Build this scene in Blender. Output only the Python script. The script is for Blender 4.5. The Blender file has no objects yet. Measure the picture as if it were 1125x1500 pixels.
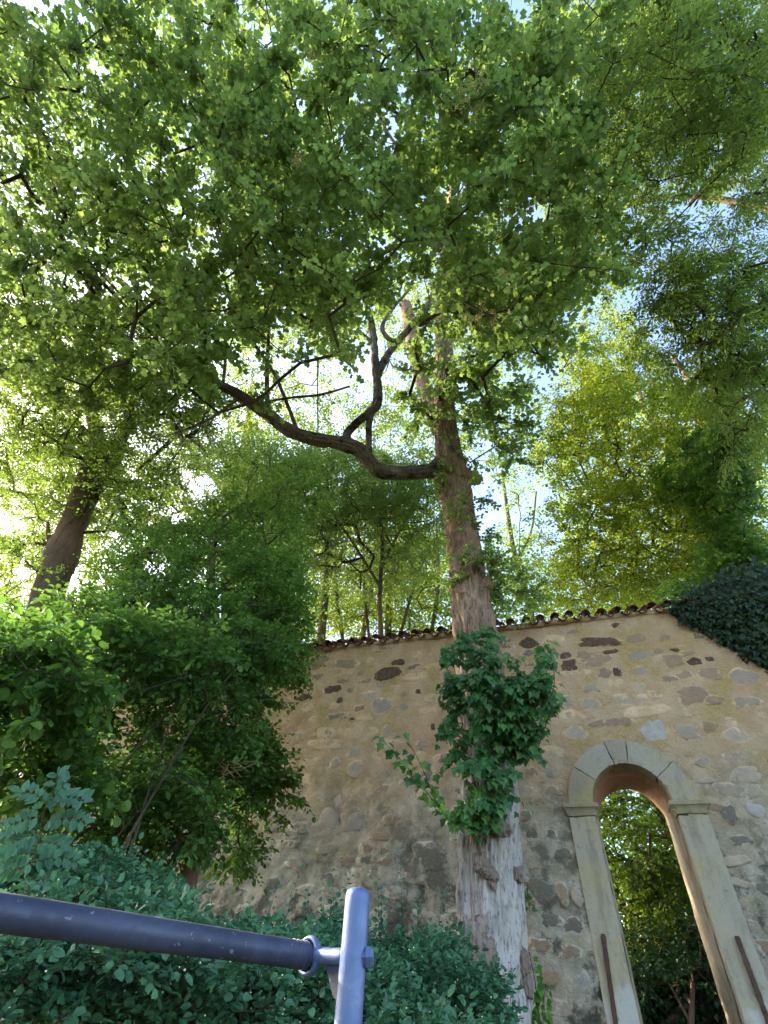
import bpy, bmesh, math, random
import numpy as np
from mathutils import Vector, Matrix

random.seed(7)
RNG = np.random.default_rng(11)
SC = bpy.context.scene
COL = SC.collection

# ---------------------------------------------------------------- camera
EYE = np.array([0.0, 0.0, 1.5])
F = 725.0
PITCH, ROLL = 0.791, 0.082
cp, sp = math.cos(PITCH), math.sin(PITCH)
FW = np.array([0, cp, sp]); R0 = np.array([1.0, 0, 0]); U0 = np.array([0, -sp, cp])
RT = math.cos(ROLL) * R0 + math.sin(ROLL) * U0
UP = -math.sin(ROLL) * R0 + math.cos(ROLL) * U0
cam = bpy.data.cameras.new('camera')
cam.sensor_fit = 'HORIZONTAL'; cam.sensor_width = 36.0; cam.lens = F / 1125 * 36
cam.clip_start = 0.05; cam.clip_end = 4000
cob = bpy.data.objects.new('camera', cam); COL.objects.link(cob)
cob.matrix_world = Matrix(((RT[0], UP[0], -FW[0], EYE[0]), (RT[1], UP[1], -FW[1], EYE[1]),
                           (RT[2], UP[2], -FW[2], EYE[2]), (0, 0, 0, 1)))
SC.camera = cob

# ---------------------------------------------------------------- light
SUN_EL, SUN_AZ = math.radians(28), math.radians(-58)      # azimuth from +Y, negative = to the left
world = bpy.data.worlds.new('World'); SC.world = world; world.use_nodes = True
wn = world.node_tree; bg = wn.nodes['Background']
sky = wn.nodes.new('ShaderNodeTexSky'); sky.sky_type = 'NISHITA'; sky.sun_disc = False
sky.sun_elevation = SUN_EL; sky.sun_rotation = SUN_AZ; sky.air_density = 1.0; sky.dust_density = 1.8; sky.ozone_density = 1.0
wn.links.new(sky.outputs[0], bg.inputs[0]); bg.inputs[1].default_value = 0.15
sun = bpy.data.lights.new('sun', 'SUN'); sun.energy = 3.5; sun.angle = math.radians(0.6); sun.color = (1.0, 0.87, 0.66)
sob = bpy.data.objects.new('sun', sun); COL.objects.link(sob)
sd = Vector((math.sin(SUN_AZ) * math.cos(SUN_EL), math.cos(SUN_AZ) * math.cos(SUN_EL), math.sin(SUN_EL)))
sob.rotation_euler = (-sd).to_track_quat('-Z', 'Y').to_euler(); sob.location = sd * 60
SC.view_settings.view_transform = 'Standard'; SC.view_settings.look = 'None'
SC.view_settings.gamma = 1.0; SC.view_settings.use_curve_mapping = False
SC.view_settings.exposure = 2.5
SC.cycles.max_bounces = 8; SC.cycles.diffuse_bounces = 4; SC.cycles.transmission_bounces = 4
SC.cycles.sample_clamp_indirect = 6.0

# ---------------------------------------------------------------- geometry helpers
def ray(px, py):
    px = np.asarray(px, float); py = np.asarray(py, float)
    return FW + ((px - 562.5) / F)[..., None] * RT - ((py - 750) / F)[..., None] * UP

def P(px, py, d):                       # point at optical depth d
    return EYE + np.asarray(d, float)[..., None] * ray(px, py)

def PY(px, py, y):                      # point where the ray meets the vertical plane y
    r = ray(px, py); return EYE + (y / r[..., 1])[..., None] * r

def depth(p): return (np.asarray(p) - EYE) @ FW

def project(p):
    q = np.asarray(p) - EYE; z = q @ FW
    zz = np.where(np.abs(z) < 1e-4, 1e-4, z)
    return 562.5 + F * (q @ RT) / zz, 750 - F * (q @ UP) / zz, z

def _h(ix, iy, iz, seed):
    n = (ix * 374761393 + iy * 668265263 + iz * 2147483647 + seed * 1274126177) & 0xFFFFFFFF
    n = ((n ^ (n >> 13)) * 1274126177) & 0xFFFFFFFF
    return ((n ^ (n >> 16)) & 0xFFFF) / 65535.0

def vnoise(p, seed=0):
    p = np.asarray(p, float); i = np.floor(p).astype(np.int64); f = p - i
    f = f * f * (3 - 2 * f); x, y, z = i[..., 0], i[..., 1], i[..., 2]
    fx, fy, fz = f[..., 0], f[..., 1], f[..., 2]
    r = 0
    for a in (0, 1):
        for b in (0, 1):
            for c in (0, 1):
                r = r + _h(x + a, y + b, z + c, seed) * (fx if a else 1 - fx) * (fy if b else 1 - fy) * (fz if c else 1 - fz)
    return r

def fbm(p, octaves=4, seed=0):
    p = np.asarray(p, float); s = 0; a = 0.5; t = 0
    for k in range(octaves):
        s = s + a * vnoise(p * (2 ** k) + 17.3 * k, seed + k); t += a; a *= 0.5
    return s / t

def norm(v): return v / np.maximum(np.linalg.norm(v, axis=-1, keepdims=True), 1e-9)

def make_mesh(name, V, Fc, smooth=True, attrs=None):
    """Fc: list of int arrays (n,k), several k allowed"""
    me = bpy.data.meshes.new(name)
    V = np.ascontiguousarray(V, np.float32)
    if isinstance(Fc, np.ndarray): Fc = [Fc]
    Fc = [np.asarray(a, np.int32) for a in Fc if len(a)]
    me.vertices.add(len(V)); me.vertices.foreach_set('co', V.ravel())
    loops = np.concatenate([a.ravel() for a in Fc]); sizes = np.concatenate([np.full(len(a), a.shape[1], np.int32) for a in Fc])
    me.loops.add(len(loops)); me.loops.foreach_set('vertex_index', loops.astype(np.int32))
    me.polygons.add(len(sizes))
    me.polygons.foreach_set('loop_start', np.concatenate([[0], np.cumsum(sizes)[:-1]]).astype(np.int32))
    me.polygons.foreach_set('loop_total', sizes)
    me.polygons.foreach_set('use_smooth', np.full(len(sizes), smooth))
    for k, v in (attrs or {}).items():
        a = me.attributes.new(k, 'FLOAT', 'POINT'); a.data.foreach_set('value', np.ascontiguousarray(v, np.float32))
    me.update(calc_edges=True); me.validate()
    return me

def link(name, me, mat=None, parent=None, **props):
    o = bpy.data.objects.new(name, me); COL.objects.link(o)
    if mat is not None and not me.materials: me.materials.append(mat)
    if parent is not None: o.parent = parent
    for k, v in props.items(): o[k] = v
    return o

def thing(name, loc, label, cat, group=None, rz=0.0):
    o = bpy.data.objects.new(name, None); COL.objects.link(o)
    o.location = Vector([float(c) for c in loc]); o.rotation_euler = (0, 0, rz); o.empty_display_size = 0.2
    o['label'] = label; o['category'] = cat
    if group: o['group'] = group
    return o

class Soup:
    def __init__(s): s.V = []; s.F = {}; s.n = 0; s.A = []
    def add(s, V, Fs, a=0.0):
        V = np.asarray(V, float)
        if isinstance(Fs, np.ndarray): Fs = [Fs]
        for f in Fs:
            f = np.asarray(f)
            if len(f): s.F.setdefault(f.shape[1], []).append(f + s.n)
        s.V.append(V); s.A.append(np.broadcast_to(np.asarray(a, float), (len(V),))); s.n += len(V)
    def mesh(s, name, smooth=True, off=None, attr=None):
        V = np.concatenate(s.V)
        if off is not None: V = V - np.asarray(off, float)
        return make_mesh(name, V, [np.concatenate(v) for v in s.F.values()], smooth, {attr: np.concatenate(s.A)} if attr else None)

def spline(pts, n):
    """Catmull-Rom resample of an (m,k) array to n rows"""
    p = np.asarray(pts, float)
    if len(p) == 2: return p[0] + (p[1] - p[0]) * np.linspace(0, 1, n)[:, None]
    q = np.vstack([2 * p[0] - p[1], p, 2 * p[-1] - p[-2]])
    seg = np.linalg.norm(np.diff(p[:, :3], axis=0), axis=1); cum = np.concatenate([[0], np.cumsum(seg)])
    t = np.linspace(0, cum[-1], n); i = np.clip(np.searchsorted(cum, t, 'right') - 1, 0, len(p) - 2)
    u = ((t - cum[i]) / np.maximum(seg[i], 1e-9))[:, None]
    a, b, c, d = q[i], q[i + 1], q[i + 2], q[i + 3]
    return 0.5 * (2 * b + (c - a) * u + (2 * a - 5 * b + 4 * c - d) * u ** 2 + (3 * b - a - 3 * c + d) * u ** 3)

def frames(C):
    T = norm(np.gradient(C, axis=0)); n = len(C); N = np.zeros_like(T)
    a = np.array([1.0, 0, 0]) if abs(T[0][0]) < 0.8 else np.array([0, 1.0, 0])
    N[0] = norm(a - T[0] * (a @ T[0]))
    for i in range(1, n): N[i] = norm(N[i - 1] - T[i] * (N[i - 1] @ T[i]))
    return T, N, np.cross(T, N)

def tube(C, rad, sides=8, disp=None, cap=True):
    C = np.asarray(C, float); n = len(C); rad = np.broadcast_to(np.asarray(rad, float), (n,))
    T, N, B = frames(C)
    th = np.linspace(0, 2 * math.pi, sides, endpoint=False)
    D = N[:, None, :] * np.cos(th)[None, :, None] + B[:, None, :] * np.sin(th)[None, :, None]
    R = np.broadcast_to(rad[:, None], (n, sides)).copy()
    if disp is not None:
        s = np.concatenate([[0], np.cumsum(np.linalg.norm(np.diff(C, axis=0), axis=1))])
        R = R + disp(np.broadcast_to(th[None, :], (n, sides)), np.broadcast_to(s[:, None], (n, sides)), R)
    V = (C[:, None, :] + D * R[:, :, None]).reshape(-1, 3)
    i = np.arange(n - 1)[:, None]; j = np.arange(sides)[None, :]; k = (j + 1) % sides
    f = np.stack([i * sides + j, i * sides + k, (i + 1) * sides + k, (i + 1) * sides + j], -1).reshape(-1, 4)
    fs = [f]
    if cap:
        V = np.vstack([V, C[0], C[-1]]); a = n * sides; jj = np.arange(sides); kk = (jj + 1) % sides
        fs.append(np.stack([np.full(sides, a), kk, jj], -1)); b = (n - 1) * sides
        fs.append(np.stack([np.full(sides, a + 1), b + jj, b + kk], -1))
    return V, fs

# ---------------------------------------------------------------- materials
class NT:
    def __init__(s, name):
        s.m = bpy.data.materials.new(name); s.m.use_nodes = True; s.t = s.m.node_tree
        s.b = s.t.nodes['Principled BSDF']; s.out = s.t.nodes['Material Output']
        s.pos = s.t.nodes.new('ShaderNodeNewGeometry').outputs['Position']
    def n(s, typ, **kw):
        x = s.t.nodes.new(typ)
        for k, v in kw.items(): setattr(x, k, v)
        return x
    def lk(s, a, b): s.t.links.new(a, b)
    def put(s, inp, v):
        if isinstance(v, bpy.types.NodeSocket): s.lk(v, inp)
        elif isinstance(v, (tuple, list)): inp.default_value = tuple(v) + ((1,) if len(v) == 3 and len(inp.default_value) == 4 else ())
        else: inp.default_value = v
    def noise(s, scale, detail=4, rough=0.55, vec=None, stretch=None, dist=0.0, off=None):
        v = vec or s.pos
        if stretch or off:
            mp = s.n('ShaderNodeMapping'); s.lk(v, mp.inputs[0])
            if stretch: mp.inputs['Scale'].default_value = stretch
            if off: mp.inputs['Location'].default_value = off
            v = mp.outputs[0]
        x = s.n('ShaderNodeTexNoise'); s.lk(v, x.inputs['Vector'])
        x.inputs['Scale'].default_value = scale; x.inputs['Detail'].default_value = detail
        x.inputs['Roughness'].default_value = rough; x.inputs['Distortion'].default_value = dist
        return x.outputs['Fac']
    def vor(s, scale, feature='F1', vec=None, out='Distance', rnd=1.0):
        x = s.n('ShaderNodeTexVoronoi', feature=feature); s.lk(vec or s.pos, x.inputs['Vector'])
        x.inputs['Scale'].default_value = scale; x.inputs['Randomness'].default_value = rnd
        return x.outputs[out]
    def step(s, v, a, b, lo=0.0, hi=1.0):
        x = s.n('ShaderNodeMapRange', interpolation_type='SMOOTHSTEP'); s.put(x.inputs[0], v)
        for i, q in enumerate((a, b, lo, hi)): x.inputs[i + 1].default_value = q
        return x.outputs[0]
    def math(s, op, a, b=0.0, c=0.0):
        x = s.n('ShaderNodeMath', operation=op); s.put(x.inputs[0], a); s.put(x.inputs[1], b); s.put(x.inputs[2], c)
        return x.outputs[0]
    def mix(s, f, a, b, blend='MIX'):
        x = s.n('ShaderNodeMix', data_type='RGBA', blend_type=blend)
        s.put(x.inputs[0], f); s.put(x.inputs[6], a); s.put(x.inputs[7], b); return x.outputs[2]
    def bump(s, h, strength=0.5, dist=0.02):
        x = s.n('ShaderNodeBump'); s.put(x.inputs['Height'], h)
        x.inputs['Strength'].default_value = strength; x.inputs['Distance'].default_value = dist
        s.lk(x.outputs[0], s.b.inputs['Normal']); return x
    def fin(s, col, rough=0.9, spec=0.2, metal=0.0):
        s.put(s.b.inputs['Base Color'], col); s.put(s.b.inputs['Roughness'], rough)
        s.b.inputs['Specular IOR Level'].default_value = spec; s.b.inputs['Metallic'].default_value = metal
        return s.m

def leaf_mat(name, dark, mid, light, trans, tw=0.45, rough=0.5, spec=0.3, patch=0.25):
    s = NT(name)
    at = s.n('ShaderNodeAttribute', attribute_name='rnd').outputs['Fac']
    big = s.noise(0.45, 2)
    f = s.math('ADD', at, s.math('MULTIPLY', s.math('SUBTRACT', big, 0.5), patch * 4))
    cr = s.n('ShaderNodeValToRGB'); s.lk(f, cr.inputs[0]); e = cr.color_ramp.elements
    e[0].position = 0.0; e[0].color = (*dark, 1); e[1].position = 1.0; e[1].color = (*light, 1)
    m = e.new(0.5); m.color = (*mid, 1)
    vein = s.noise(60, 3, 0.6)
    col = s.mix(s.step(vein, 0.35, 0.75, 0, 0.35), cr.outputs[0], (mid[0] * .6, mid[1] * .6, mid[2] * .6))
    s.fin(col, rough, spec)
    tr = s.n('ShaderNodeBsdfTranslucent')
    tc = s.mix(f, (trans[0] * .65, trans[1] * .75, trans[2] * .7), (trans[0] * 1.3, trans[1] * 1.2, trans[2]))
    s.lk(tc, tr.inputs[0])
    mx = s.n('ShaderNodeMixShader'); mx.inputs[0].default_value = tw
    s.lk(s.b.outputs[0], mx.inputs[1]); s.lk(tr.outputs[0], mx.inputs[2]); s.lk(mx.outputs[0], s.out.inputs[0])
    return s.m

def bark_mat(name, a, b, dark, scale=8, moss=None, up=None):
    s = NT(name)
    st = s.noise(scale * 2.2, 7, 0.7, stretch=(1, 1, 0.14), dist=0.4)
    bl = s.noise(1.3, 4)
    col = s.mix(s.step(bl, 0.35, 0.65), a, b)
    col = s.mix(s.step(st, 0.50, 0.34, 0, 0.8), col, dark)
    col = s.mix(s.step(s.noise(5, 6, 0.7, off=(7, 7, 1)), 0.52, 0.7, 0, 0.35), col, tuple(x * 1.5 for x in a))
    if moss: col = s.mix(s.step(s.noise(2.4, 5, 0.65, off=(9, 3, 1)), 0.5, 0.64, 0, 0.85), col, moss)
    if up:
        z = s.n('ShaderNodeSeparateXYZ'); s.lk(s.pos, z.inputs[0])
        col = s.mix(s.step(s.math('ADD', z.outputs[2], s.math('MULTIPLY', bl, 2.0)), up[0], up[1]), up[2], col)
        col = s.mix(s.step(s.noise(30, 5, 0.7, stretch=(1, 1, 0.3)), 0.5, 0.36, 0, 0.6), col, dark)
    s.bump(s.math('ADD', s.noise(scale * 2.5, 6, 0.7, stretch=(1, 1, 0.2), dist=0.5), s.math('MULTIPLY', st, 1.2)), 0.9, 0.02)
    return s.fin(col, 0.95, 0.15)

def mortar(s):
    """shared colour of the plastered rubble wall, in place (world position)"""
    z = s.n('ShaderNodeSeparateXYZ'); s.lk(s.pos, z.inputs[0])
    big = s.noise(0.75, 5, 0.6); med = s.noise(3.2, 6, 0.62); fine = s.noise(22, 6, 0.7); sm = s.noise(1.5, 4, off=(4, 8, 2))
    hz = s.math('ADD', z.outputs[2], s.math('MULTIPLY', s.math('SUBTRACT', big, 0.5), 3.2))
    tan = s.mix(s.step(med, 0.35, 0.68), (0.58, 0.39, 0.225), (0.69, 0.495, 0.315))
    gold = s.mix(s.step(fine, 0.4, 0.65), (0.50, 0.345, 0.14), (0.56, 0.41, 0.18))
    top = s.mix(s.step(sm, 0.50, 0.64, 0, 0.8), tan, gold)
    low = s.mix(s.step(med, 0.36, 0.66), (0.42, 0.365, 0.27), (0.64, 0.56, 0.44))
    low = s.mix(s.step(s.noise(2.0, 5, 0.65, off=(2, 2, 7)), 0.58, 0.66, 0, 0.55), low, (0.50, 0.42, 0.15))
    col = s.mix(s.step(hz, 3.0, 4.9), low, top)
    # dark algae blotches, many low down and few high up
    dk = s.noise(2.3, 7, 0.7, off=(5, 1, 3))
    amt = s.step(z.outputs[2], 5.4, 2.0)
    col = s.mix(s.math('MULTIPLY', s.step(dk, 0.49, 0.60), amt), col, (0.13, 0.12, 0.09))
    wht = s.noise(9, 6, 0.75, off=(1, 6, 3))
    col = s.mix(s.math('MULTIPLY', s.step(wht, 0.60, 0.68, 0, 0.8), amt), col, (0.62, 0.59, 0.52))
    col = s.mix(s.step(fine, 0.47, 0.3, 0, 0.4), col, (0.26, 0.19, 0.12))
    pit = s.vor(13); col = s.mix(s.step(pit, 0.10, 0.04, 0, 0.4), col, (0.12, 0.09, 0.06))
    return col, fine, med

M = {}
def build_materials():
    s = NT('lime_mortar'); c, fine, med = mortar(s)
    s.bump(s.math('ADD', s.math('MULTIPLY', s.noise(14, 8, 0.75), 1.8), s.math('MULTIPLY', fine, 1.0)), 0.95, 0.04)
    M['mortar'] = s.fin(c, 0.95, 0.1)
    s = NT('rubble_stone'); c, fine, med = mortar(s)
    oi = s.n('ShaderNodeObjectInfo'); rim = s.n('ShaderNodeAttribute', attribute_name='rim').outputs['Fac']
    stone = s.mix(s.step(s.noise(7, 7, 0.65), 0.3, 0.7, 0, 0.8), oi.outputs['Color'],
                  s.mix(0.5, oi.outputs['Color'], (0.18, 0.15, 0.12)))
    stone = s.mix(s.step(fine, 0.52, 0.7, 0, 0.45), stone, (0.45, 0.38, 0.30))
    # lime smears left over the stone, thicker at the rim; a=1 bare stone
    sme = s.math('ADD', rim, s.math('MULTIPLY', s.math('SUBTRACT', s.noise(7.5, 8, 0.75), 0.5), 2.6))
    sme = s.math('ADD', sme, s.math('MULTIPLY', s.math('SUBTRACT', oi.outputs['Alpha'], 1.0), -1.0))
    z = s.step(sme, 0.50, 0.80)
    M['stone'] = s.fin(s.mix(z, stone, c), 0.9, 0.2)
    s.bump(s.math('ADD', s.noise(11, 8, 0.7), s.math('MULTIPLY', fine, 0.5)), 0.8, 0.03)

    s = NT('dressed_sandstone')
    z = s.n('ShaderNodeSeparateXYZ'); s.lk(s.pos, z.inputs[0])
    oi = s.n('ShaderNodeObjectInfo')
    c = s.mix(s.step(s.noise(1.7, 5), 0.35, 0.65), oi.outputs['Color'], s.mix(0.4, oi.outputs['Color'], (0.42, 0.34, 0.15)))
    c = s.mix(s.step(s.noise(5, 7, 0.7, stretch=(1, 1, 0.25)), 0.48, 0.66, 0, 0.55), c, (0.20, 0.17, 0.12))
    c = s.mix(s.step(s.noise(13, 6, 0.72, off=(3, 1, 8)), 0.55, 0.68, 0, 0.5), c, (0.15, 0.14, 0.11))
    c = s.mix(s.step(s.noise(3.1, 6, 0.7, off=(8, 2, 4)), 0.55, 0.66, 0, 0.5), c, (0.42, 0.33, 0.13))
    c = s.mix(s.math('MULTIPLY', s.step(s.math('ADD', z.outputs[2], s.math('MULTIPLY', s.noise(3, 4), 0.9)), 2.35, 2.1), 0.75), c, (0.52, 0.5, 0.45))
    c = s.mix(s.step(s.noise(45, 4, 0.7), 0.62, 0.72, 0, 0.35), c, (0.6, 0.57, 0.48))
    M['sandstone'] = s.fin(c, 0.85, 0.2); s.bump(s.math('ADD', s.noise(35, 6, 0.75), s.noise(9, 6, .7)), 0.6, 0.015)

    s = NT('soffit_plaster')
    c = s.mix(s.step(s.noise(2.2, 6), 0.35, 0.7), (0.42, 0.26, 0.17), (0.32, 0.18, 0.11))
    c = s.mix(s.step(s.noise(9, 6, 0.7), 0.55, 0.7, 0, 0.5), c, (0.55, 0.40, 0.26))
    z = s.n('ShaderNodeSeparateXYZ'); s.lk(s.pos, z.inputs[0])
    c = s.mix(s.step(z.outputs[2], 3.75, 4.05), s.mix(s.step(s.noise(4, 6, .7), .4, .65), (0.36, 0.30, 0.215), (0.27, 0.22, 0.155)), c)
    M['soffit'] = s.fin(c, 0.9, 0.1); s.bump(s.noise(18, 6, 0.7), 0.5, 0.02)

    s = NT('clay_tile')
    oi = s.n('ShaderNodeObjectInfo')
    c = s.mix(oi.outputs['Random'], (0.22, 0.075, 0.04), (0.13, 0.05, 0.035))
    c = s.mix(s.step(s.noise(9, 6, 0.7), 0.45, 0.65, 0, 0.85), c, (0.075, 0.05, 0.035))
    c = s.mix(s.step(s.noise(22, 5, 0.7, off=(3, 3, 3)), 0.6, 0.7, 0, 0.6), c, (0.30, 0.2, 0.12))
    M['tile'] = s.fin(c, 0.9, 0.15); s.bump(s.noise(40, 5, 0.7), 0.5, 0.01)

    M['trunk'] = bark_mat('grey_brown_bark', (0.34, 0.24, 0.165), (0.27, 0.175, 0.12), (0.07, 0.046, 0.033), 9,
                          up=(4.1, 6.2, (0.50, 0.445, 0.40)))
    M['limb'] = bark_mat('mossy_limb_bark', (0.21, 0.17, 0.13), (0.13, 0.105, 0.08), (0.02, 0.018, 0.014), 10, moss=(0.012, 0.013, 0.008))
    M['bark_dark'] = bark_mat('dark_bark', (0.17, 0.105, 0.07), (0.12, 0.08, 0.05), (0.04, 0.028, 0.02), 6)
    M['bark_green'] = bark_mat('greenish_bark', (0.16, 0.145, 0.08), (0.11, 0.10, 0.055), (0.05, 0.04, 0.025), 6)
    M['twig'] = bark_mat('twig_bark', (0.09, 0.07, 0.045), (0.06, 0.045, 0.03), (0.03, 0.022, 0.015), 12)
    M['dead'] = bark_mat('dry_twig', (0.42, 0.32, 0.16), (0.34, 0.24, 0.12), (0.2, 0.13, 0.07), 12)
    M['burl'] = bark_mat('burl_bark', (0.36, 0.28, 0.23), (0.26, 0.19, 0.15), (0.05, 0.03, 0.02), 18)

    s = NT('worn_blue_grey_paint')
    c = s.mix(s.step(s.noise(9, 5, 0.6), 0.4, 0.65), (0.085, 0.125, 0.25), (0.12, 0.165, 0.30))
    c = s.mix(s.step(s.noise(45, 5, 0.65), 0.60, 0.70, 0, 0.6), c, (0.30, 0.33, 0.44))
    c = s.mix(s.step(s.noise(26, 6, 0.7, off=(2, 0, 5)), 0.66, 0.72, 0, 0.8), c, (0.10, 0.055, 0.035))
    s.bump(s.noise(150, 4), 0.25, 0.002)
    M['paint'] = s.fin(c, s.step(s.noise(30, 4), 0.3, 0.7, 0.36, 0.56), 0.5, 0.35)
    s = NT('dark_painted_tube')
    c = s.mix(s.step(s.noise(8, 5, 0.6), 0.4, 0.65), (0.030, 0.036, 0.066), (0.048, 0.056, 0.098))
    c = s.mix(s.step(s.noise(34, 7, 0.75), 0.60, 0.70, 0, 0.6), c, (0.15, 0.18, 0.28))
    c = s.mix(s.step(s.noise(90, 3, 0.6, stretch=(1, .15, 1)), 0.66, 0.70, 0, 0.6), c, (0.22, 0.24, 0.32))
    c = s.mix(s.step(s.noise(30, 6, 0.7, off=(2, 0, 5)), 0.66, 0.74, 0, 0.8), c, (0.12, 0.05, 0.03))
    s.bump(s.noise(120, 4), 0.3, 0.002)
    M['paint_dark'] = s.fin(c, s.step(s.noise(30, 4), 0.3, 0.7, 0.4, 0.65), 0.45, 0.1)
    s = NT('rusty_iron')
    c = s.mix(s.step(s.noise(14, 6, 0.7), 0.35, 0.65), (0.13, 0.07, 0.045), (0.07, 0.045, 0.035))
    c = s.mix(s.step(s.noise(40, 5, 0.7), 0.6, 0.7, 0, 0.6), c, (0.26, 0.19, 0.15))
    s.bump(s.noise(60, 6, 0.7), 0.7, 0.006); M['rust'] = s.fin(c, 0.85, 0.3, 0.3)
    s = NT('woodland_soil')
    c = s.mix(s.step(s.noise(1.5, 6), 0.4, 0.6), (0.045, 0.035, 0.022), (0.06, 0.07, 0.025))
    s.bump(s.noise(6, 6, 0.7), 0.8, 0.05); M['soil'] = s.fin(c, 1.0, 0.05)

    M['maple'] = leaf_mat('maple_leaf', (0.075, 0.135, 0.040), (0.130, 0.205, 0.055), (0.190, 0.265, 0.065), (0.27, 0.40, 0.095), 0.52, patch=.4)
    M['lime_tree'] = leaf_mat('yellow_green_leaf', (0.06, 0.13, 0.03), (0.11, 0.20, 0.04), (0.17, 0.25, 0.045), (0.27, 0.41, 0.055), 0.5)
    M['backlit'] = leaf_mat('bright_woodland_leaf', (0.06, 0.13, 0.02), (0.10, 0.18, 0.025), (0.16, 0.21, 0.03), (0.30, 0.40, 0.04), 0.55)
    M['mixed'] = leaf_mat('sun_flecked_leaf', (0.045, 0.095, 0.025), (0.11, 0.18, 0.04), (0.20, 0.26, 0.045), (0.40, 0.50, 0.05), 0.55, patch=.5)  # wide dark-to-yellow range paints shaded and sunlit leaves into the colour
    M['dark_tree'] = leaf_mat('deep_green_leaf', (0.055, 0.12, 0.032), (0.095, 0.19, 0.045), (0.145, 0.25, 0.05), (0.19, 0.36, 0.06), 0.48)
    M['ash'] = leaf_mat('ash_leaflet', (0.08, 0.145, 0.04), (0.135, 0.21, 0.05), (0.20, 0.27, 0.055), (0.30, 0.42, 0.065), 0.5)
    M['shrub'] = leaf_mat('hazel_leaf', (0.036, 0.088, 0.022), (0.07, 0.15, 0.034), (0.145, 0.26, 0.048), (0.14, 0.28, 0.045), 0.40, patch=.45)
    M['hedge'] = leaf_mat('snowberry_leaf', (0.038, 0.11, 0.060), (0.068, 0.185, 0.10), (0.12, 0.27, 0.12), (0.05, 0.16, 0.07), 0.35, 0.5, 0.35)
    M['sapling'] = leaf_mat('blue_green_leaflet', (0.045, 0.12, 0.075), (0.065, 0.165, 0.10), (0.09, 0.21, 0.12), (0.06, 0.18, 0.08), 0.3, 0.55)
    M['ivy_trunk'] = leaf_mat('lobed_climber_leaf', (0.035, 0.105, 0.035), (0.06, 0.165, 0.05), (0.12, 0.27, 0.055), (0.09, 0.26, 0.05), 0.35, 0.4, 0.4)
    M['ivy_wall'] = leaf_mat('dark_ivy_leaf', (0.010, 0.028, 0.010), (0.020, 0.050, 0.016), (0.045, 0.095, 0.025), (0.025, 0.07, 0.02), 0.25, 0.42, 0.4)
    M['glossy'] = leaf_mat('glossy_dark_leaf', (0.012, 0.035, 0.01), (0.035, 0.08, 0.016), (0.09, 0.15, 0.022), (0.26, 0.38, 0.03), 0.42, 0.25, 0.6)
    M['vine'] = leaf_mat('bright_vine_leaf', (0.05, 0.16, 0.03), (0.08, 0.24, 0.03), (0.14, 0.34, 0.04), (0.14, 0.34, 0.04), 0.4)
    M['samara'] = leaf_mat('winged_seed', (0.26, 0.22, 0.08), (0.40, 0.33, 0.13), (0.55, 0.42, 0.22), (0.5, 0.42, 0.15), 0.4)
    s = NT('tiny_pale_flower'); M['flower'] = s.fin((0.62, 0.66, 0.36), 0.7, 0.2)
build_materials()

# ---------------------------------------------------------------- leaf templates (Y along the leaf, Z up)
def fan(perim, fold=0.12, droop=0.10):
    p = np.array(perim, float); V = np.zeros((len(p) + 1, 3)); V[1:, :2] = p; V[0, :2] = (0, 0.42)
    V[:, 2] = fold * np.abs(V[:, 0]) - droop * V[:, 1] ** 2
    n = len(p); i = np.arange(n); return V, np.stack([np.zeros(n, int), 1 + i, 1 + (i + 1) % n], -1)
T_MAPLE = fan([(0.0, 0), (.20, .10), (.46, .14), (.34, .38), (.52, .66), (.24, .62), (0, 1.0), (-.24, .62), (-.52, .66), (-.34, .38), (-.46, .14), (-.20, .10)])
T_MAPLE_LO = (np.array([(0, 0, 0), (.52, .10, .07), (.27, .42, .02), (.50, .70, .06), (0, 1.05, -.1), (-.50, .66, .06), (-.27, .40, .02), (-.50, .14, .07)], float), np.array([(0, 1, 2), (0, 2, 6), (0, 6, 7), (2, 3, 4), (6, 2, 4), (6, 4, 5)]))
T_OVAL_LO = (np.array([(0, 0, 0), (.34, .28, .06), (.31, .72, .04), (0, 1, -.1), (-.31, .72, .04), (-.34, .28, .06)], float), np.array([(0, 1, 2), (0, 2, 3), (0, 3, 4), (0, 4, 5)]))
T_LANCE_LO = (np.array([(0, 0, 0), (.13, .45, .04), (0, 1, -.10), (-.13, .45, .04)], float), np.array([(0, 1, 2), (0, 2, 3)]))
T_IVY = fan([(0.0, .04), (.26, -.06), (.36, .16), (.56, .36), (.28, .52), (0, 1.0), (-.28, .52), (-.56, .36), (-.36, .16), (-.26, -.06)], .16, .2)
T_OVAL = fan([(0, 0), (.26, .14), (.36, .42), (.27, .76), (0, 1.0), (-.27, .76), (-.36, .42), (-.26, .14)], .18, .12)
T_ROUND = fan([(0, 0), (.32, .12), (.43, .45), (.30, .82), (0, 1.0), (-.30, .82), (-.43, .45), (-.32, .12)], .16, .14)
T_LANCE = (np.array([(0, 0, 0), (.13, .35, .03), (.10, .7, 0), (0, 1, -.10), (-.10, .7, 0), (-.13, .35, .03), (0, .45, -.02)], float),
           np.array([(6, 0, 1), (6, 1, 2), (6, 2, 3), (6, 3, 4), (6, 4, 5), (6, 5, 0)]))
T_DIAM = (np.array([(0, 0, 0), (.36, .45, .06), (0, 1, -.08), (-.36, .45, .06)], float), np.array([(0, 1, 2), (0, 2, 3)]))

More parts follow.
